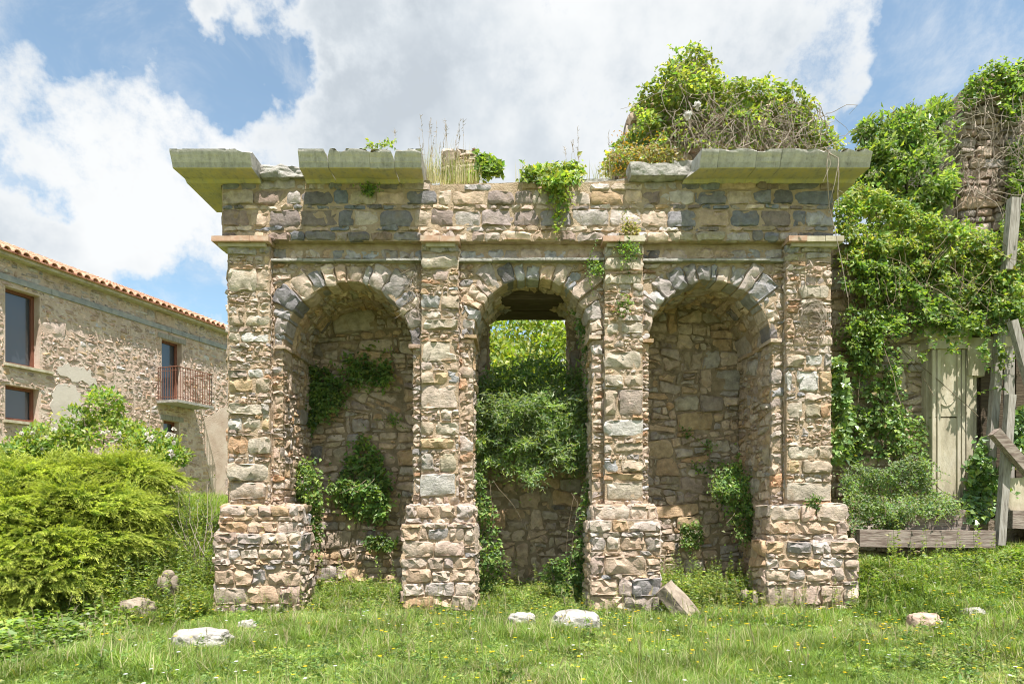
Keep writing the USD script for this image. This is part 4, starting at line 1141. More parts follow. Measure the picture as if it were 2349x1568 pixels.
for q, (sa, sb, zb, za) in enumerate(wins):
    fr = MB()
    w_ = .075
    for a in (hbox(sa, sa + w_, -.30, -.2, zb, za), hbox(sb - w_, sb, -.30, -.2, zb, za), hbox(sa + w_, sb - w_, -.30, -.2, za - w_, za), hbox(sa + w_, sb - w_, -.30, -.2, zb, zb + w_)): fr.tm(a)
    nm = "window" if q < 2 else ("balcony_door" if q == 2 else "cellar_door")
    wp = obj(nm, fr, M["framewood"], house)
    obj("pane", hbox(sa + w_, sb - w_, -.27, -.25, zb + w_, za - w_), M["glass"], wp)
    if q < 2: obj("sill", hbox(sa - .05, sb + .32, -.2, .09, zb - .07, zb - .004), M["portal"], wp)
    else: obj("lintel", hbox(sa - .15, sb + .15, -.2, .03, za + .003, za + .15), M["greywood"], wp)
obj("dark_room", hbox(S0 + 1, S1 - .6, -1.2, -1.1, -.5, ZE - .3), M["dark"], house)  # flat near-black sheet; the shade of the unlit rooms is its colour
# balcony
sa, zb_ = HP(365, 921); sb, _ = HP(418, 928)
sa, sb = wins[2][0] - .15, wins[2][1] + .45
bal = obj("balcony", hbox(sa - .05, sb + .05, .0, .82, wins[2][2] - .10, wins[2][2] - .02), M["weathered"], house)
rail = MB()
zf = wins[2][2] - .02; zt_ = zf + 1.02


def rod(a, b, r): rail.add(*tube([hw(*a), hw(*b)], r, r, 5))


c_ = [(sa, .02), (sa, .78), (sb, .78), (sb, .02)]
for (a, b) in zip(c_[:-1], c_[1:]):
    for zz, rr in ((zt_, .016), (zf + .09, .010), (zt_ - .12, .008)): rod((a[0], zz, a[1]), (b[0], zz, b[1]), rr)
    nb = int(math.hypot(b[0] - a[0], b[1] - a[1]) / .095)
    for q in range(nb + 1):
        ss = a[0] + (b[0] - a[0]) * q / nb; oo = a[1] + (b[1] - a[1]) * q / nb
        rod((ss, zf, oo), (ss, zt_, oo), .011)
obj("railing", rail, M["iron"], bal, smooth=True)
# roof of barrel tiles
PITCH = math.tan(math.radians(22))
rp = MB()
m = trimesh.Trimesh(np.array([hw(S0, ZE + .02, .32), hw(S1, ZE + .02, .32), hw(S1, ZE + .02 + 4.4 * PITCH, -4.08), hw(S0, ZE + .02 + 4.4 * PITCH, -4.08), hw(S1, ZE + .02, -8.4), hw(S0, ZE + .02, -8.4)]), [(0, 1, 2), (0, 2, 3), (3, 2, 4), (3, 4, 5), (0, 5, 4), (0, 4, 1), (1, 4, 2), (0, 3, 5)])
roof = obj("roof", m, M["rooftile"], house)
obj("eave_board", hbox(S0, S1, -.02, .24, ZE - .06, ZE + .012), M["portal"], house)


def tile_mesh(s, k, r=.095, ln=.46):
    """One barrel tile: column at s, k-th from the eave."""
    a = np.linspace(0, PI, 7)
    o0, o1 = .38 - k * .40, .38 - k * .40 - ln
    pts = []
    for o, rr, dz in ((o0, r, .035), (o1, r * .85, .0)):
        zb = ZE + .02 + (.32 - o) * PITCH + dz
        for rad in (rr, rr - .018):
            pts += [hw(s + rad * math.cos(t), zb + rad * math.sin(t), o) for t in a]
    v = np.array(pts); n = 7; f = []
    for q in range(n - 1):
        f += [(q, q + 1, 2 * n + q + 1), (q, 2 * n + q + 1, 2 * n + q), (n + q, 3 * n + q + 1, n + q + 1), (n + q, 3 * n + q, 3 * n + q + 1), (q, n + q + 1, q + 1), (q, n + q, n + q + 1)]
    return v, f


mb = MB()
for q, s in enumerate(np.arange(S0 + 2, S1, .225)):
    obj("eave_tile", MB().add(*tile_mesh(s + rng.normal(0, .008), 0, .095 * rng.uniform(.95, 1.05))), M["rooftile"], roof, smooth=45)
    for k in range(1, 11): mb.add(*tile_mesh(s + rng.normal(0, .008), k))
obj("upper_tile", mb, M["rooftile"], roof, smooth=45, kind="stuff")

# ------------------------------------------------------------------ shrubs on the bank beside the house
rng = np.random.default_rng(57)


def frond(rng, ln=.42, n=190, w=.0055):
    """A juniper spray: side twigs of fine needles along a bent stem, yellow towards its tip."""
    mb = MB()
    for _ in range(5):
        yaw, l0, st = rng.normal(0, .38), ln * rng.uniform(.55, 1.05), rng.uniform(0, .25) * ln
        m = n // 5
        t = np.sort(rng.random(m)) ** .85
        sag = rng.uniform(.05, .5)
        x = st + t * l0; c = np.stack([x * math.cos(yaw), x * math.sin(yaw), .06 * t * l0 - sag * t ** 2.2 * l0 * .7], 1)
        sgn = rng.choice([-1, 1], m)
        d = unit(np.stack([np.full(m, .9), sgn * rng.uniform(.15, .7, m) + yaw, rng.normal(-.12 * t, .3, m)], 1))
        l = (.060 * (1 - t) + .028) * rng.uniform(.6, 1.3, m)
        nrm = unit(np.stack([rng.normal(0, .4, m), rng.normal(0, .5, m), np.ones(m)], 1))
        ti = np.array([.185, .285, .065])[None] * (1 - t[:, None]) + np.array([.55, .58, .14])[None] * t[:, None]
        mb.add(*leaf_batch(c, d, nrm, l, np.full(m, w * 1.5), np.clip(ti * rng.uniform(.7, 1.3, (m, 1)), 0, .8), fold=.3))
    return mb.get()


def proto_mesh(path, data, mat):
    v, f, t_ = data
    m = UsdGeom.Mesh.Define(stage, path)
    m.CreatePointsAttr(Vt.Vec3fArray.FromNumpy(v.astype(np.float32))); m.CreateFaceVertexCountsAttr(Vt.IntArray.FromNumpy(np.full(len(f), 3, np.int32))); m.CreateFaceVertexIndicesAttr(Vt.IntArray.FromNumpy(np.asarray(f).astype(np.int32).ravel()))
    m.CreateSubdivisionSchemeAttr("none")
    UsdGeom.PrimvarsAPI(m).CreatePrimvar("tint", Sdf.ValueTypeNames.Color3fArray, "vertex").Set(Vt.Vec3fArray.FromNumpy(t_.astype(np.float32)))
    UsdShade.MaterialBindingAPI.Apply(m.GetPrim()).Bind(mat)


def instancer(name, parent, protos, mat, pos, quats, scale, idx, **kw):
    p = path_for(name, parent)
    pi = UsdGeom.PointInstancer.Define(stage, p)
    off = _base[parent] if parent else 0
    for k, d in enumerate(protos): proto_mesh(f"{p}/kind_{k:03d}", d, mat); pi.GetPrototypesRel().AddTarget(f"{p}/kind_{k:03d}")
    pi.CreateProtoIndicesAttr(Vt.IntArray.FromNumpy(idx.astype(np.int32)))
    pi.CreatePositionsAttr(Vt.Vec3fArray.FromNumpy((pos - off).astype(np.float32)))
    pi.CreateOrientationsAttr(Vt.QuathArray([Gf.Quath(float(q[0]), float(q[1]), float(q[2]), float(q[3])) for q in quats]))
    pi.CreateScalesAttr(Vt.Vec3fArray.FromNumpy(np.repeat(scale[:, None], 3, 1).astype(np.float32)))
    tag(pi.GetPrim(), **kw)


def quat_to(xdir, zhint):
    """Quaternions that turn x to xdir with z near zhint."""
    x = unit(xdir); y = unit(np.cross(zhint, x)); z = np.cross(x, y)
    from scipy.spatial.transform import Rotation as R
    q = R.from_matrix(np.stack([x, y, z], -1)).as_quat()
    return q[:, [3, 0, 1, 2]]


jb = PX(150, 1380, -1.0); jb[2] = ground_h(jb[0], jb[1])
t = plant("golden_juniper", "wide golden green juniper with drooping feathery sprays on the bank", "shrub", jb)
lob = []
for (x, y, Y, rx, rz) in ((0, 1118, -.3, .75, .24), (110, 1112, .0, .75, .20), (230, 1095, .5, .75, .18), (320, 1095, .7, .40, .18), (180, 1165, -.4, .72, .24), (40, 1180, -.8, .7, .26), (255, 1180, -.1, .50, .20), (100, 1245, -.9, .65, .26), (225, 1245, -.5, .5, .22), (0, 1300, -1.3, .6, .28), (120, 1315, -1.1, .5, .22), (50, 1375, -1.3, .5, .22), (-80, 1200, -.7, .8, .5), (195, 1305, -.7, .38, .18)):
    lob.append((PX(x, y, Y), (rx, .75, rz)))
P, D = [], []
for c, r in lob:
    m = int(700 * r[0])
    u = unit(rng.normal(0, 1, (m, 3)) + [0, -.35, .35])
    rad = rng.uniform(.6, 1.03, m) + (rng.random(m) < .2) * rng.uniform(.05, .32, m)
    P.append(c + u * np.array(r) * rad[:, None]); D.append(unit(u * [1, 1, .35] + rng.normal(0, .32, (m, 3)) + [0, -.1, -.05]))
P, D = np.vstack(P), np.vstack(D)
kp = P[:, 2] > ground_h(P[:, 0], P[:, 1]) + .05
P, D = P[kp], D[kp]
instancer("crown", t, [frond(rng, rng.uniform(.26, .42)) for _ in range(5)], M["needle"], P, quat_to(D, np.tile([0, 0, 1.], (len(P), 1)) + rng.normal(0, .3, (len(P), 3))), rng.uniform(.65, 1.15, len(P)), rng.integers(0, 5, len(P)))
woody(t, "branch", jb, [l[0] for l in lob], rng, .04)
rb = PX(210, 1060, 2.0); rb[2] = ground_h(rb[0], rb[1])
t = plant("rose_bush", "loose green rose bush with white blooms below the house wall", "shrub", rb)
bush(t, "foliage", [(PX(120, 1020, 2.0), (.6, .5, .35)), (PX(230, 1000, 2.2), (.75, .6, .42)), (PX(330, 1025, 2.2), (.6, .5, .35)), (PX(240, 935, 2.2), (.3, .3, .35)), (PX(180, 965, 2.1), (.3, .3, .25)), (PX(60, 1035, 1.8), (.5, .4, .2)), (PX(390, 1045, 2.2), (.35, .3, .2))], 5200, .085, LP_CREEP, rng, gap=.46)
woody(t, "stem", rb, [PX(120, 1010, 2), PX(240, 930, 2.2), (PX(330, 1010, 2.2)), PX(190, 955, 2.1), PX(60, 1030, 1.8)], rng, .02)
mb = MB()
for _ in range(26):
    c = PX(rng.choice([100, 245, 250, 335, 405, 60]) + rng.normal(0, 12), rng.choice([1035, 995, 1010, 1040]) + rng.normal(0, 7), 1.6)
    N = 12; u = unit(rng.normal(0, 1, (N, 3)) + [0, -.4, .3])
    mb.add(*leaf_batch(np.tile(c, (N, 1)), u, unit(rng.normal(0, 1, (N, 3))), .05, .05, np.tile([.72, .68, .62], (N, 1))))
obj("bloom", mb, M["petal"], t, kind="stuff")
tb = PX(470, 1150, .6); tb[2] = ground_h(tb[0], tb[1])
t = plant("bare_shrub", "thin twiggy shrub with few leaves against the corner of the arcade", "shrub", tb)
mb = MB(); tipsP = []
for _ in range(34):
    pts = [tb + rng.normal(0, .06, 3) * [1, 1, 0]]; d = np.array([rng.normal(0, .4), rng.normal(0, .25), 1.])
    for _k in range(10): d = d + rng.normal(0, .22, 3); d[2] = max(d[2], .2); pts.append(pts[-1] + unit(d) * rng.uniform(.12, .25))
    mb.add(*tube(pts, .008, .002, 4)); tipsP += pts[3:]
obj("twig", mb, M["stem"], t, smooth=True)
tipsP = np.array(tipsP); tipsP = tipsP[rng.random(len(tipsP)) < .8]; tipsP = np.repeat(tipsP, 2, 0) + rng.normal(0, .03, (len(tipsP) * 2, 3))
obj("foliage", leaf_batch(tipsP, unit(rng.normal(0, 1, tipsP.shape)), unit(rng.normal(0, 1, tipsP.shape) + [0, 0, 1]), .04, .022, tints(rng, len(tipsP), LP_CREEP)), M["leaf"], t)

# ------------------------------------------------------------------ east side: overgrown wall, portal, timbers
rng = np.random.default_rng(71)
YW = 1.7
ew = thing("overgrown_wall", tuple(PX(2100, 1330, YW)), "old shaded stone wall overgrown with creepers beside the arcade", "wall")
e0, e1 = PX(1905, 1400, YW), PX(2420, 560, YW)
hole0, hole1 = PX(2228, 1200, YW), PX(2420, 760, YW)
wp_ = sbox(e0[0], 0, e1[0] + 1.5, e1[2]).difference(sbox(hole0[0], -1, hole1[0], hole1[2]))
obj("masonry", noise_disp(extrude_y(wp_, YW, YW + .6), .18, .03, 4, 8), M["oldmortar"], ew, smooth=50)
EM = Masonry()
EM.lay("stone", guill(rect(e0[0], PX(2122, 0, YW)[0], .3, e1[2]), .055, rng, ar=1.6, jit=.14), front(YW), rng, [(TAN, 3), (OLIVE, 3), (GREY, 2), (PURPLE, 1), (CREAM, 1)], proud=.05, gap=.016)
EM.build(ew, {}, {"stone": 140}, default=M["stone"])
pt = thing("stone_portal", tuple(PX(2170, 1190, YW)), "worn pale carved stone doorway with pilaster and broken lintel", "doorway")


def pbox(x0, x1, y0, y1, Y0_, Y1_, amp=.006): # layout spots at depth Y0_
    a, b = PX(x0, y1, Y0_), PX(x1, y0, Y0_)
    return noise_disp(bx(a[0], b[0], Y0_, Y1_, a[2], b[2]), .12, amp, 5, int(x0))


ps = obj("pilaster", pbox(2138, 2214, 800, 955, YW - .22, YW - .004), M["portal"], pt, smooth=40)
obj("pilaster", pbox(2138, 2214, 958, 1215, YW - .22, YW - .004), M["portal"], pt, smooth=40)
obj("outer_strip", pbox(2124, 2137, 775, 1215, YW - .13, YW - .004), M["portal"], pt, smooth=40)
obj("capital", pbox(2120, 2226, 745, 772, YW - .34, YW - .004, .01), M["portal"], pt, smooth=40)
obj("capital_moulding", pbox(2130, 2220, 773, 799, YW - .28, YW - .004), M["portal"], pt, smooth=40)
obj("frieze_block", pbox(2140, 2200, 660, 743, YW - .26, YW - .004, .01), M["portal"], pt, smooth=40)
for xa, xb, yo in ((2200, 2208, .02), (2217, 2226, .16), (2227, 2234, .12)):
    obj("door_jamb", pbox(xa + 15 if xa == 2200 else xa, xb + 13 if xa == 2200 else xb + 6, 815, 1210, YW - yo - .02, YW - .006), M["portal"], pt, smooth=40)
ln_ = Polygon([(PX(x, y, YW - .2)[0], PX(x, y, YW - .2)[2]) for x, y in ((2218, 775), (2330, 770), (2330, 790), (2290, 800), (2285, 838), (2262, 842), (2258, 862), (2222, 860))])
obj("lintel", noise_disp(extrude_y(ln_, YW - .2, YW + .3), .12, .012, 5, 12), M["portal"], pt, smooth=40)
# carved ring on the pilaster
ra = np.linspace(0, 2 * PI, 33); rc = PX(2170, 905, YW - .23)
for xa in (2139, 2151, 2197, 2207):
    obj("pilaster_rib", pbox(xa, xa + 7, 802, 1213, YW - .25, YW - .218, .004), M["portal"], pt, smooth=40)
ra = np.linspace(PI * .95, PI * 2.05, 25)
obj("carved_arc", MB().add(*tube(rc + np.stack([np.cos(ra) * .15, 0 * ra, np.sin(ra) * .19], 1), .009, .009, 5)), M["portal"], ps, smooth=True)
# door boards behind the posts
obj("inner_wall", noise_disp(bx(hole0[0] - .1, hole1[0] + .5, YW + .9, YW + 1.1, 0, hole1[2] + .4), .2, .04, 3, 4), M["ruin"], ew, smooth=40)
db = thing("boarded_door", tuple(PX(2330, 1190, YW)), "weathered grey plank boards closing the old doorway", "door")
for q, (xa, xb, yt) in enumerate(((2250, 2275, 850), (2276, 2303, 830), (2304, 2330, 640), (2331, 2356, 575), (2357, 2385, 600), (2386, 2410, 640))):
    obj("plank", pbox(xa, xb - 2, yt, 1190, YW - .03 - .02 * (q % 2), YW + .02), M["greywood"] if q in (2, 4) else M["darkwood"], db, smooth=40)


def timber(name, label, a, b, w, d, mat, cat="timber post"):
    """A squared timber from a to b with slightly worn edges."""
    a, b = np.array(a, float), np.array(b, float)
    t_ = thing(name, tuple(a), label, cat) if False else None
    ax_ = unit(b - a); L_ = np.linalg.norm(b - a)
    side = unit(np.cross([0, 1., 0], ax_)); dep = np.cross(ax_, side)
    m = trimesh.creation.box([w, d, L_]); m = noise_disp(m, .09, .008, 6, int(L_ * 100))
    v = m.vertices
    m.vertices = (a + b) / 2 + np.outer(v[:, 0], side) + np.outer(v[:, 1], dep) + np.outer(v[:, 2], ax_)
    m.fix_normals()
    obj(name, m, mat, None, smooth=40, label=label, cat=cat)


timber("wooden_post", "leaning weathered post nearest the carved doorway", PX(2262, 1175, 1.35), PX(2298, 700, 1.35), .13, .10, M["greywood"])
timber("wooden_post", "tall square post rising above the creepers", PX(2312, 620, 1.3), PX(2326, 456, 1.3), .16, .12, M["greywood"])
timber("wooden_post", "slender pale post standing at the end of the long beam", PX(2293, 1250, .85), PX(2318, 905, .95), .12, .10, M["greywood"])
timber("wooden_brace", "short diagonal brace sloping down from the pale post", PX(2280, 990, .75), PX(2372, 1095, .75), .15, .12, M["beamwood"], "timber brace")
timber("wooden_brace", "thin diagonal brace half hidden in leaves under the tall post", PX(2322, 735, .95), PX(2368, 905, .95), .11, .10, M["greywood"], "timber brace")
timber("wooden_beam", "long weathered horizontal beam lying in front of the doorway", PX(1966, 1233, .85), PX(2275, 1236, .85), .27, .16, M["beamwood"], "timber beam")
timber("wooden_beam", "shorter reddish beam resting behind the long beam", PX(2068, 1191, 1.2), PX(2215, 1192, 1.2), .34, .2, M["beamwood"], "timber beam")
timber("wooden_beam", "beam end beside a pale block at the edge of the yard", PX(2312, 1190, 1.2), PX(2420, 1192, 1.2), .3, .2, M["beamwood"], "timber beam")
a_, b_ = PX(2300, 1172, 1.25), PX(2420, 1095, 1.25)
m = noise_disp(bx(a_[0], b_[0], 1.25, 1.5, a_[2], b_[2]), .1, .012, 5, 3)
obj("pale_stone_block", m, M["portal"], None, smooth=40, label="pale squared stone block lying on the beam by the boarded door", cat="stone block")

# creepers over the east wall
t = plant("wall_creeper", "thick bright creeper covering the top of the shaded wall beside the arcade", "creeper", PX(2120, 560, YW))
climber(t, "foliage", [[(1915, 470), (1950, 420), (2000, 430), (2080, 470), (2150, 500), (2230, 520), (2360, 560), (2360, 700), (2310, 720), (2240, 740), (2180, 690), (2130, 640), (2050, 640), (1990, 650), (1925, 600)]], YW + .1, .70, 11500, .075, LP_CREEP + [(G_YEL, 2), (G_DARK, 1.5)], rng, clump=.68, freq=2.4, aspect=.7, edge=60, sprig=160)
climber(t, "lower_leaves", [[(1950, 590), (2100, 620), (2200, 660), (2350, 690), (2350, 760), (2290, 760), (2180, 770), (2120, 760), (2070, 740), (2000, 760), (1960, 700)]], YW - .15, .45, 3300, .08, LP_IVY + [(G_LIME, 3)], rng, clump=.92, aspect=.7, edge=60, sprig=90)
strips = []
for xs_, y0_, y1_ in ((1945, 640, 800), (1985, 650, 760), (2015, 700, 830), (2060, 720, 860), (2108, 730, 830), (2150, 720, 800), (2190, 700, 810), (2250, 720, 850), (2290, 700, 900), (2325, 690, 820)):
    w_ = rng.uniform(9, 18); strips.append([(xs_ - w_, y0_), (xs_ + w_, y0_), (xs_ + w_ * .4 + rng.normal(0, 12), y1_), (xs_ - w_ * .4 + rng.normal(0, 12), y1_)])
climber(t, "trailing_leaves", strips, YW - .35, .3, 1500, .075, LP_IVY + [(G_LIME, 3)], rng, clump=.9, aspect=.7, edge=40, sprig=80)
stems(t, "stem", [PX(rng.uniform(1925, 2300), rng.uniform(520, 650), YW - .4) for _ in range(60)], rng, 1.1, .006, wiggle=.2)
t = plant("wall_ivy", "glossy ivy climbing the shaded wall right beside the fourth pier", "ivy", PX(1970, 1080, YW))
climber(t, "foliage", [[(1915, 760), (1990, 770), (2050, 800), (2065, 860), (2070, 960), (2080, 1010), (2030, 1050), (1990, 1040), (1950, 1070), (1915, 1060)]], YW - .05, .35, 2300, .085, LP_IVY + [(G_LIME, 1)], rng, mat="gloss", clump=.95, aspect=.8, edge=60, sprig=50)
climber(t, "edge_leaves", [[(1908, 820), (1925, 820), (1945, 900), (1940, 1060), (1910, 1065)]], .5, .3, 420, .10, LP_IVY, rng, mat="gloss", clump=.5, aspect=.8)
stems(t, "stem", [PX(1925 + 10 * q, 640 + rng.uniform(0, 80), YW - .1) for q in range(14)], rng, 2.0, .009, wiggle=.1)
t = plant("small_leaved_shrub", "dense small leaved shrub behind the long beam", "shrub", PX(2040, 1210, 1.2))
climber(t, "foliage", [[(1930, 1090), (1960, 1060), (2030, 1080), (2090, 1040), (2130, 1060), (2140, 1120), (2200, 1150), (2200, 1180), (2080, 1180), (2060, 1225), (1960, 1225), (1940, 1180)]], 1.35, .5, 8500, .045, LP_SILV + [(G_LIME, 1)], rng, clump=.4, aspect=.6, edge=50, sprig=110)
climber(t, "sprays", [[(2020, 1000), (2080, 940), (2120, 960), (2130, 1060), (2060, 1060)]], YW - .05, .3, 900, .055, LP_IVY, rng, clump=.6)
stems(t, "stem", [PX(1970 + 22 * q, 1110, 1.2) for q in range(9)], rng, .8, .007)
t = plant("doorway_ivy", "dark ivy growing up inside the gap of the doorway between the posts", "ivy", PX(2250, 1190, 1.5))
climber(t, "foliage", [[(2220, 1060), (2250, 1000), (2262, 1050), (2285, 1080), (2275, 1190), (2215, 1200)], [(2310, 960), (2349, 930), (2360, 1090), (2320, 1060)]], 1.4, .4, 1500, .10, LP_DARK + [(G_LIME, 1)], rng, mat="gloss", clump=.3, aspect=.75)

# ------------------------------------------------------------------ ruins and trees behind
rng = np.random.default_rng(83)


def ruin_core(parent, name, pts, Y, Y1, seed, amp=.16):
    q = [PX(x, y, Y) for x, y in pts]
    pol = Polygon([(a[0], a[2]) for a in q])
    m = noise_disp(extrude_y(pol, Y, Y1), .22, amp, 1.7, seed, 4)
    return obj(name, m, M["ruin"], parent, smooth=30)


YM = 2.6
mound = thing("vine_covered_ruin", tuple(PX(1640, 1100, YM)), "tall broken wall smothered in vines rising behind the cornice", "ruin")
ruin_core(mound, "masonry", [(1400, 900), (1412, 380), (1432, 300), (1440, 262), (1480, 235), (1530, 180), (1575, 135), (1610, 130), (1640, 185), (1700, 212), (1760, 215), (1820, 230), (1860, 280), (1885, 340), (1900, 400), (1900, 900)], YM, YM + 1.6, 5)
MM = Masonry()
mp = Polygon([(PX(x, y, YM)[0], PX(x, y, YM)[2]) for x, y in ((1415, 420), (1432, 300), (1445, 255), (1530, 200), (1600, 160), (1700, 230), (1830, 250), (1880, 340), (1890, 420))])
bb = mp.bounds
MM.lay("stone", guill(rect(bb[0], bb[2], bb[1], bb[3]), .10, rng, jit=.14), front(YM - .1), rng, PAL_NICHE, clipto=mp, proud=.08, gap=.02, back=-.2)
MM.build(mound, {}, {"stone": 110}, default=M["stone"])
t = plant("ruin_vine", "yellow green vine mat hanging with dry stems over the tall broken wall", "vine", PX(1640, 400, YM))
climber(t, "foliage", [[(1480, 200), (1530, 150), (1575, 105), (1600, 95), (1635, 130), (1660, 180), (1640, 240), (1600, 270), (1560, 260), (1520, 300), (1470, 290), (1450, 240)],
                       [(1640, 190), (1700, 180), (1770, 185), (1830, 195), (1870, 240), (1850, 275), (1780, 255), (1690, 265), (1645, 260)], [(1840, 240), (1880, 270), (1935, 330), (1945, 345), (1860, 345), (1830, 300)],
                       [(1380, 380), (1400, 340), (1440, 300), (1500, 280), (1540, 300), (1530, 345), (1560, 380), (1500, 395), (1390, 400)]], YM - .1, .6, 6500, .08, LP_CREEP + [(G_YEL, 2), (G_OLIVE, 1)], rng, clump=.5, freq=2.6, aspect=.75)
climber(t, "thin_leaves", [[(1540, 260), (1850, 240), (1900, 340), (1540, 345)]], YM - .25, .5, 1100, .07, LP_CREEP, rng, clump=.5, aspect=.75)
climber(t, "dry_leaves", [[(1370, 400), (1400, 350), (1470, 330), (1560, 345), (1570, 375), (1540, 400)]], YM - .6, .4, 1500, .06, [(DRY, 4), ((.30, .21, .11), 1.5), (G_OLIVE, 4)], rng, clump=.3)
mb = MB()
for _ in range(330):
    x = rng.uniform(1520, 1900); y = rng.uniform(225, 330) if x > 1640 else rng.uniform(190, 330)
    s = PX(x, y, YM - .3 - rng.uniform(0, .55)); pts = [s]; d = np.array([rng.normal(0, .55), -.05, -1.])
    for _k in range(9):
        d = d + rng.normal(0, .48, 3) * [1, .4, 1]; d[2] -= .05; pts.append(pts[-1] + unit(d) * rng.uniform(.05, .13))
    mb.add(*tube(pts, rng.uniform(.004, .010), .003, 4))
obj("dry_stem", mb, M["stem"], t, smooth=True, kind="stuff")
for (x, y) in ((1599, 243), (1578, 265)):
    mb = MB()
    c = PX(x, y, YM - 1.0); N = 26; u = unit(rng.normal(0, 1, (N, 3)) + [0, -.5, .2])
    mb.add(*leaf_batch(np.tile(c, (N, 1)), u, unit(rng.normal(0, 1, (N, 3))), .085, .07, np.tile([.74, .73, .70], (N, 1))))
    obj("bloom", mb, M["petal"], t)
mb = MB()
for _ in range(130):
    c = PX(rng.uniform(1400, 1530), rng.uniform(300, 395), YM - .9); N = 5; u = unit(rng.normal(0, 1, (N, 3)) + [0, -.5, .2])
    mb.add(*leaf_batch(np.tile(c, (N, 1)), u, unit(rng.normal(0, 1, (N, 3))), .022, .02, np.tile([.62, .36, .03], (N, 1))))
obj("yellow_bloom", mb, M["petal"], t, kind="stuff")

YT = 4.2
tw = thing("ruined_tower", tuple(PX(2290, 1000, YT)), "dark crumbling tower stump draped with dry ivy at the picture edge", "ruin")
ruin_core(tw, "masonry", [(2192, 900), (2190, 560), (2186, 400), (2190, 250), (2198, 215), (2240, 180), (2290, 160), (2360, 150), (2480, 160), (2520, 900)], YT, YT + 2.4, 15, .14)
TM_ = Masonry()
tp = Polygon([(PX(x, y, YT)[0], PX(x, y, YT)[2]) for x, y in ((2195, 560), (2192, 260), (2260, 190), (2420, 170), (2420, 560))])
bb = tp.bounds
TM_.lay("stone", guill(rect(bb[0], bb[2], bb[1], bb[3]), .07, rng, ar=2.2, jit=.1), front(YT - .1), rng, [(PURPLE, 3), (GREY, 2), (TAN, 1.5)], clipto=tp, proud=.07, gap=.02, back=-.2)
TM_.build(tw, {}, {"stone": 120}, default=M["stone"])
t = plant("tower_ivy", "ivy with dry hanging stems over the tower stump", "ivy", PX(2290, 300, YT))
climber(t, "foliage", [[(2195, 235), (2225, 180), (2290, 145), (2370, 135), (2370, 200), (2330, 215), (2260, 215), (2215, 255)], [(2310, 330), (2370, 300), (2370, 540), (2290, 545), (2320, 430)], [(2290, 230), (2340, 215), (2350, 270), (2310, 280)]], YT - .1, .4, 3000, .09, LP_IVY + [(G_LIME, 3)], rng, clump=.65, freq=2.0, aspect=.75, edge=50)
mb = MB()
for _ in range(130):
    s = PX(rng.uniform(2200, 2380), rng.uniform(190, 440), YT - .25 - rng.uniform(0, .3)); pts = [s]; d = np.array([rng.normal(0, .4), -.05, -1.])
    for _k in range(9):
        d = d + rng.normal(0, .55, 3) * [1, .4, 1]; d[2] -= .06; pts.append(pts[-1] + unit(d) * rng.uniform(.06, .16))
    mb.add(*tube(pts, rng.uniform(.006, .012), .004, 4))
obj("dry_stem", mb, M["stem"], t, smooth=True, kind="stuff")

eb = PX(2090, 1000, 3.6); eb[2] = ground_h(eb[0], eb[1])
t = plant("elder_tree", "leafy elder tree with pale flower heads between the vines and the tower stump", "tree", eb)
el = [(PX(2050, 335, 3.6), (.7, .8, .55)), (PX(2115, 315, 3.8), (.5, .7, .55)), (PX(2000, 385, 3.4), (.45, .6, .45)), (PX(2080, 425, 3.4), (.8, .8, .7)), (PX(2120, 440, 3.6), (.5, .6, .6)), (PX(1990, 445, 3.4), (.45, .5, .45)), (PX(1985, 305, 3.5), (.17, .22, .26)), (PX(2155, 250, 3.6), (.18, .2, .22)), (PX(2080, 280, 3.6), (.3, .3, .22))]
bush(t, "crown", el, 11500, .13, LP_IVY + [(G_SILV, 4), (G_LIME, 2)], rng, aspect=.42, gap=.46, lift=-.15, shell=.55, freq=2.8)
woody(t, "trunk", eb, [l[0] for l in el], rng, .08)
mb = MB()
for _ in range(46):
    c_, r_ = el[rng.integers(len(el))]; u = unit(rng.normal(0, 1, 3) + np.array([0, -.6, .6])); c = c_ + u * np.array(r_) * 1.02
    N = 26; o = rng.normal(0, 1, (N, 3)) * [.06, .06, .015]
    mb.add(*leaf_batch(c + o, unit(rng.normal(0, 1, (N, 3))), unit(rng.normal(0, .3, (N, 3)) + [0, 0, 1]), .028, .026, np.tile([.50, .50, .33], (N, 1))))
obj("flower_head", mb, M["petal"], t, kind="stuff")
tb = np.array([.35, 5.4, .3])
t = plant("broadleaf_tree", "bright green leafy tree seen through the opening of the middle niche", "tree", tb)
bl = [((.2, 4.6, 4.0), (1.2, .9, 1.0)), ((1.1, 5.2, 4.6), (1.0, 1.0, 1.1)), ((-.6, 5.4, 4.7), (1.0, 1.0, 1.1)), ((.4, 5.8, 5.4), (1.2, 1.1, 1.0)), ((.5, 4.7, 2.7), (1.4, .9, .9)), ((-.9, 5.0, 3.0), (.9, .9, 1.0)), ((1.7, 5.2, 3.3), (.9, .9, 1.0))]
bush(t, "crown", bl, 13000, .13, [(G_LIME, 5), (G_YEL, 3), (G_MID, 2)], rng, aspect=.62, gap=.40, shell=.5)
woody(t, "trunk", tb, [b[0] for b in bl], rng, .09)

# ------------------------------------------------------------------ stones lying in the grass
rng = np.random.default_rng(97)


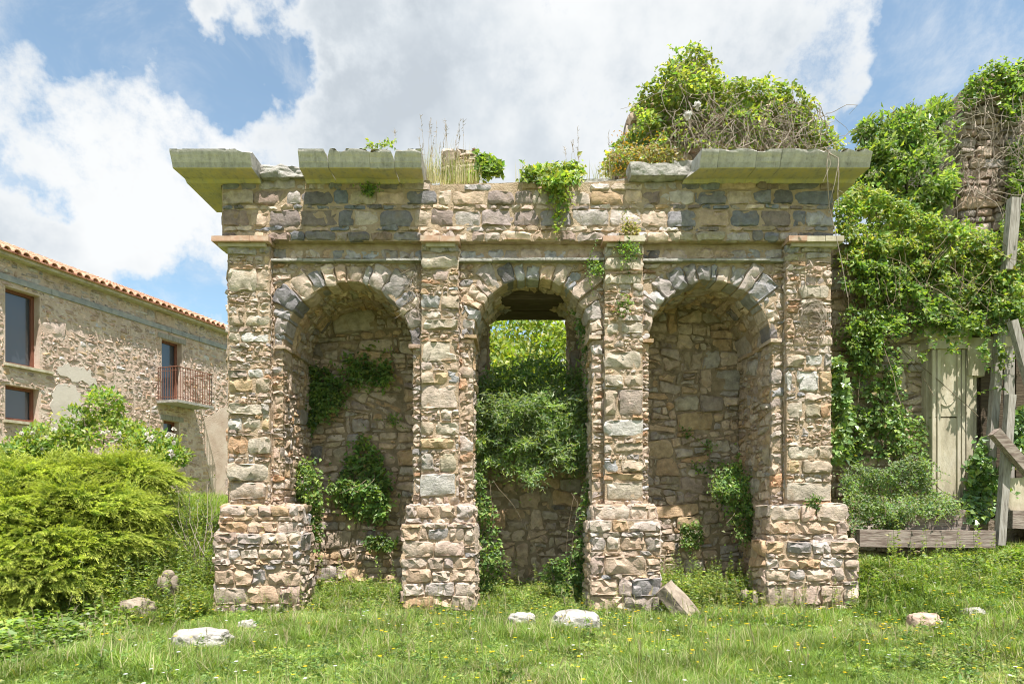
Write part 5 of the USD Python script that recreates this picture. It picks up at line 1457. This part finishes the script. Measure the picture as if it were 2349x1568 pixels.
def boulder(label, x0, x1, y0, y1, mat, Y=None, depth=None, amp=.16, seed=0, flat=1.0, yaw=0., rounding=.30):
    """A stone whose outline in the layout drawing spans x0..x1, y0..y1, standing on the ground."""
    if Y is None:
        for Yt in np.linspace(-4, 1, 400):
            q = PX((x0 + x1) / 2, y1, Yt)
            if Y is None and q[2] <= ground_h(q[0], q[1]) + .05: Y = Yt
        Y = -1. if Y is None else Y
    a, b = PX(x0, y1, Y), PX(x1, y0, Y)
    w, h = b[0] - a[0], b[2] - a[2]; d = depth or w * .7
    m = trimesh.creation.box([1, 1, 1]); m = trimesh.Trimesh(*trimesh.remesh.subdivide_to_size(m.vertices, m.faces, .13, max_iter=8))
    v = m.vertices
    v = v * (1 - rounding * (np.linalg.norm(v, axis=1, keepdims=True) - .5) / .366)
    dn = (np.abs(meshkit.fbm(v * 3.4 + seed * 7.7, 5, seed) - .5) * 3.6 - .65) * amp * 1.25
    v = v * (1 + dn[:, None] * 1.2)
    v = v / np.ptp(v, axis=0)
    sh = np.array([w, d, h + .12])
    v = (v - v.mean(0)) * sh
    cy, sy = math.cos(yaw), math.sin(yaw)
    v = np.stack([v[:, 0] * cy - v[:, 1] * sy, v[:, 0] * sy + v[:, 1] * cy, v[:, 2]], 1)
    m.vertices = v + np.array([(a[0] + b[0]) / 2, Y + d * .35, (a[2] + b[2]) / 2 - .10])
    obj("fallen_stone", m, mat, None, smooth=28, label=label, cat="stone")


boulder("flat white slab of rock lying in the grass below the bank", 378, 512, 1437, 1487, M["rock"], seed=1, amp=.12)
boulder("small white rock beside the foot of the first pier", 538, 585, 1414, 1440, M["rock"], seed=2)
boulder("rounded white rock half sunk in grass before the middle niche", 1164, 1233, 1398, 1432, M["rock"], seed=3)
boulder("long white block of stone in the grass near the third pier", 1264, 1386, 1396, 1438, M["rock"], seed=4, amp=.10)
boulder("squared brown stone at the foot of the third pier", 1462, 1512, 1345, 1395, M["brownrock"], seed=5, amp=.06)
boulder("rough brown boulder under the juniper", 252, 345, 1366, 1424, M["brownrock"], seed=6)
boulder("round grey stone on the grassy bank", 355, 404, 1300, 1342, M["brownrock"], Y=-.7, seed=7, rounding=.8, amp=.03)
boulder("flat reddish stone in the grass below the beam", 2094, 2168, 1400, 1432, M["redrock"], seed=8, amp=.08)
boulder("pale rounded stone in grass under the beams", 2214, 2272, 1386, 1412, M["rock"], seed=9)
boulder("brown stone among weeds in the easternmost niche", 1700, 1745, 1345, 1388, M["brownrock"], Y=-.1, seed=10)
boulder("small pale stone lying in the grass between the bank and the white slab", 318, 372, 1420, 1436, M["rock"], seed=11)
# leaning slab
a_, b_ = PX(1560, 1425, -.55), PX(1560, 1335, -.25)
m = noise_disp(trimesh.creation.box([.68, .40, .17]), .06, .03, 4, 6, 4)
m.apply_transform(trimesh.transformations.rotation_matrix(.25, [1, 0, 0])); m.apply_transform(trimesh.transformations.rotation_matrix(.86, [0, 1, 0])); m.apply_transform(trimesh.transformations.rotation_matrix(-.3, [0, 0, 1]))
m.apply_translation(PX(1560, 1388, -.5))
obj("fallen_slab", m, M["brownrock"], None, smooth=28, label="broken brown slab leaning against the third pier", cat="stone slab")

# ------------------------------------------------------------------ grass, weeds and flowers
rng = np.random.default_rng(101)


def free(x, y):
    """Where grass can grow: not inside masonry."""
    ok = ~((y > YP2 - .02) & (y < YE + .1) & (x > xl - .1) & (x < xr + .1))
    for k, (a, b) in enumerate(niches): ok |= (x > a) & (x < b) & (y > -.25) & (y < YB)
    for (_, (a, b)) in plin: ok &= ~((x > X0(a)) & (x < X0(b)) & (y > YP2 - .02) & (y < .4))
    ok &= ~((y > YW - .05) & (x > xr))
    return ok


def scatter(n, x0, x1, y0, y1, dens=None):
    x, y = rng.uniform(x0, x1, n), rng.uniform(y0, y1, n)
    k = free(x, y)
    if dens is not None: k &= rng.random(n) < dens(x, y)
    x, y = x[k], y[k]
    return np.stack([x, y, ground_h(x, y) - .01], 1)


def yawq(n):
    a = rng.uniform(0, 2 * PI, n) / 2
    return np.stack([np.cos(a), 0 * a, 0 * a, np.sin(a)], 1)


lawn = np.array([GRN, GRN * 1.15, YGRN, GRN * .8, YGRN * .9])
protos = [blades(rng, 34, (0, 0, 0), .085, .085, .0038, lawn, 1.0) for _ in range(5)] + [blades(rng, 24, (0, 0, 0), .06, .17, .0036, np.vstack([lawn, lawn, [DRYG]]), .8) for _ in range(3)] + [blades(rng, 26, (0, 0, 0), .08, .09, .006, np.vstack([[DGRN], [GRN]]), 1.2) for _ in range(2)] + [blades(rng, 22, (0, 0, 0), .09, .10, .004, np.vstack([[DRYG], [DRYG * .8], [YGRN]]), 1.1)]
wedge = lambda x, y: np.where(np.abs(x) < (y + CAM_D) * .86 + .3, 1.0, 0.0)
G = scatter(78000, -8.2, 8.6, -4.6, 1.6, lambda x, y: wedge(x, y) * np.clip(1.25 - .17 * (y + 4.6), .45, 1))
nzp = meshkit.fbm(G * 1.3, 3, 3)
nzq = meshkit.fbm(G * .9 + 9, 3, 17)
idx = np.where(nzp > .52, rng.integers(0, 5, len(G)), rng.choice([2, 3, 5, 6, 7, 8, 9], len(G)))
idx = np.where((nzq > .60) & (rng.random(len(G)) < .5), 10, idx)
instancer("grass", None, protos, M["grass"], G, yawq(len(G)), rng.uniform(.5, 1.25, len(G)) * (.25 + 1.5 * meshkit.fbm(G * 2.1 + 5, 3, 9)), idx, kind="stuff", label="bright green meadow grass in front of the arcade", cat="grass")


def barley(rng):
    mb = MB(); h = rng.uniform(.28, .42); top = np.array([rng.normal(0, .06), rng.normal(0, .06), h])
    mb.add(*tube([[0, 0, 0], top * [.3, .3, .6], top], .0022, .0016, 3), (.20, .24, .08))
    d = unit(top + rng.normal(0, .08, 3))
    for q in range(16):
        c = top + d * q * .006
        mb.add(*tube([c, c + d * .035 + rng.normal(0, .009, 3)], .0028, .0005, 3), (.46, .42, .26))
    return mb.get()


G2 = scatter(15000, -7, 8.6, 1.6, 6.0, lambda x, y: (x < -4.45) * wedge(x, y))
G2 = np.vstack([G2, scatter(9000, -7.5, -4.45, -1.5, 2.5, lambda x, y: wedge(x, y) * sstep(-7, -5.8, x))])
instancer("bank_grass", None, protos[5:8], M["grass"], G2, yawq(len(G2)), rng.uniform(.7, 1.7, len(G2)), rng.integers(0, 3, len(G2)), kind="stuff", label="longer grass on the bank between house and arcade", cat="grass")
G2 = scatter(800, -6, 7.5, -4.3, -.3, lambda x, y: wedge(x, y) * .5)
instancer("barley_grass", None, [barley(rng) for _ in range(3)], M["grass"], G2, yawq(len(G2)), rng.uniform(.7, 1.1, len(G2)), rng.integers(0, 3, len(G2)), kind="stuff", label="pale wild barley heads standing in the lawn", cat="grass")


def weed(rng, n, size, h, pal):
    N = n
    a = rng.uniform(0, 2 * PI, N); r = rng.uniform(.02, .11, N)
    P = np.stack([np.cos(a) * r, np.sin(a) * r, rng.uniform(.01, h, N)], 1)
    tip = unit(np.stack([np.cos(a), np.sin(a), rng.uniform(-.1, .6, N)], 1)); s = size * rng.uniform(.6, 1.3, N)
    v, f, t_ = leaf_batch(P, tip, unit(rng.normal(0, .35, (N, 3)) + [0, 0, 1]), s, s * .62, tints(rng, N, pal))
    mb = MB(); mb.add(v, f, t_)
    for q in range(0, N, 4): mb.add(*tube([np.zeros(3), P[q]], .003, .002, 3), (.10, .16, .04))
    return mb.get()


wp2 = [weed(rng, 26, .05, .11, LP_CREEP + [(G_OLIVE, 2)]) for _ in range(3)] + [weed(rng, 34, .06, .22, LP_CREEP) for _ in range(3)]
W = scatter(22000, -8.2, 8.6, -4.6, 1.6, lambda x, y: wedge(x, y) * np.where(meshkit.fbm(np.stack([x * 1.3, y * 1.3, 0 * x], -1), 3, 12) > .52, .95, .5))
instancer("ground_weeds", None, wp2[:3], M["leaf"], W, yawq(len(W)), rng.uniform(.3, .85, len(W)), rng.integers(0, 3, len(W)), kind="stuff", label="low broad leaved weeds mixed through the lawn", cat="weeds")
W = scatter(4200, -8.2, 8.6, -2.4, 1.6, lambda x, y: wedge(x, y) * np.clip(sstep(4.9, 5.6, x) * .7 + sstep(-4.2, -4.7, x) * .8, 0, 1) * ((y < .2) | (x < 0)))
instancer("bank_weeds", None, wp2[3:], M["leaf"], W, yawq(len(W)), np.where(W[:, 0] > 0, .6, 1.0) * rng.uniform(.4, 1.15, len(W)), rng.integers(0, 3, len(W)), kind="stuff", label="taller leafy weeds growing on the grassy banks", cat="weeds")
W = scatter(2400, -7.8, -3.4, -3.9, -1.2, lambda x, y: wedge(x, y) * sstep(-4.4, -5.2, x) * sstep(-3.9, -3.2, y))
nett = [weed(rng, 30, .105, .36, [(G_LIME, 3), (G_MID, 3), (G_SILV, 1)]) for _ in range(3)]
instancer("nettle_patch", None, nett, M["leaf"], W[:300], yawq(len(W[:300])), rng.uniform(.35, .95, len(W[:300])), rng.integers(0, 3, len(W[:300])), kind="stuff", label="leafy nettles growing in front of the juniper", cat="nettles")
def tall_weed(rng, h, pal):
    mb = MB(); top = np.array([rng.normal(0, .10), rng.normal(0, .10), h]); q = np.linspace(0, 1, 6)[:, None]
    pts = q * top + np.sin(q * PI) * rng.normal(0, .04, 3); mb.add(*tube(pts, .005, .002, 3), (.18, .24, .07))
    n = int(h * 60); t_ = rng.uniform(.1, 1, n); P = t_[:, None] * top; a = rng.uniform(0, 2 * PI, n)
    tip = unit(np.stack([np.cos(a), np.sin(a), rng.uniform(-.2, .7, n)], 1)); s_ = .085 * (1.15 - .6 * t_) * rng.uniform(.6, 1.3, n)
    mb.add(*leaf_batch(P, tip, unit(rng.normal(0, .4, (n, 3)) + [0, 0, 1]), s_, s_ * .42, tints(rng, n, pal)))
    return mb.get()


tw_ = [tall_weed(rng, h, LP_CREEP + [(G_SILV, 2)]) for h in (.35, .5, .65, .85)]
W = np.vstack([scatter(1500, -6.2, -4.25, -1.6, 2.2, lambda x, y: wedge(x, y) * sstep(-6.0, -5.2, x) * sstep(-1.7, -.8, y)), scatter(140, 4.9, 8.6, -1.6, .5, lambda x, y: wedge(x, y) * sstep(-1.7, 0, y)),
               scatter(200, -4.4, 5.2, -.42, -.2, None), scatter(420, niches[2][0] + .2, niches[2][1], -.2, 1.2, None), scatter(120, niches[0][0], niches[1][1], -.1, 1.2, None)])
instancer("tall_weeds", None, tw_, M["leaf"], W, yawq(len(W)), rng.uniform(.45, 1.05, len(W)) * np.where(np.abs(W[:, 1] + .3) < .13, .7, 1.0) * np.where(np.abs(W[:, 0]) < 4.2, .75, 1.0), rng.integers(0, 4, len(W)), kind="stuff", label="tall leafy weeds crowding the pier feet and the bank", cat="weeds")
lw = [tall_weed(rng, h, [(G_MID, 3), (G_DARK, 2), (G_LIME, 2)]) for h in (.2, .26, .32)]
W = scatter(2600, -7.5, 8, -4.4, -.3, lambda x, y: wedge(x, y) * np.where(meshkit.fbm(np.stack([x * .8, y * .8, 0 * x], -1), 3, 33) > .5, .5, .08))
instancer("lawn_weeds", None, lw, M["leaf"], W, yawq(len(W)), rng.uniform(.45, 1.0, len(W)), rng.integers(0, 3, len(W)), kind="stuff", label="darker leafy weeds standing in patches of the lawn", cat="weeds")
W = scatter(1500, 4.9, 8.6, -.9, .55, lambda x, y: wedge(x, y) * sstep(-.7, .2, y))
instancer("nettle_patch", None, nett, M["leaf"], W[:170], yawq(len(W[:170])), rng.uniform(.3, .65, len(W[:170])), rng.integers(0, 3, len(W[:170])), kind="stuff", label="leafy nettles growing below the long beam", cat="nettles")
W = scatter(1500, niches[0][0], niches[2][1], -.2, YB, lambda x, y: np.where(x > niches[2][0], 1.0, .45))
instancer("niche_weeds", None, wp2, M["leaf"], W, yawq(len(W)), np.where(W[:, 0] > niches[2][0], 1.25, .8) * rng.uniform(.4, 1.1, len(W)), rng.integers(0, 6, len(W)), kind="stuff", label="weeds covering the floors of the three niches", cat="weeds")


def flower(rng, col, h, s, n=7):
    mb = MB()
    mb.add(*tube([[0, 0, 0], [rng.normal(0, .02), rng.normal(0, .02), h]], .0025, .002, 3), (.10, .17, .04))
    a = np.arange(n) / n * 2 * PI
    d = np.stack([np.cos(a), np.sin(a), np.full(n, .35)], 1)
    mb.add(*leaf_batch(np.tile([0, 0, h], (n, 1)), d, np.tile([0, 0, 1.], (n, 1)) + rng.normal(0, .1, (n, 3)), s, s * .9, np.tile(col, (n, 1))))
    return mb.get()


B = scatter(1500, -6.5, 7.0, -4.4, -.4, lambda x, y: wedge(x, y) * np.where(meshkit.fbm(np.stack([x, y, 0 * x], -1), 3, 21) > .5, .5, .06) * (.35 + .65 * sstep(-3, 2, x)))
instancer("buttercups", None, [flower(rng, (.74, .54, .02), .19, .019) for _ in range(2)], M["petal"], B, yawq(len(B)), rng.uniform(.8, 1.25, len(B)), rng.integers(0, 2, len(B)), kind="stuff", label="small yellow buttercups dotted over the lawn", cat="flowers")
B = scatter(260, -6.5, 7.0, -4.4, -.6, lambda x, y: wedge(x, y) * .5)
instancer("daisies", None, [flower(rng, (.74, .74, .72), .17, .018, 8) for _ in range(2)], M["petal"], B, yawq(len(B)), rng.uniform(.8, 1.2, len(B)), rng.integers(0, 2, len(B)), kind="stuff", label="tiny white daisies scattered in the lawn", cat="flowers")
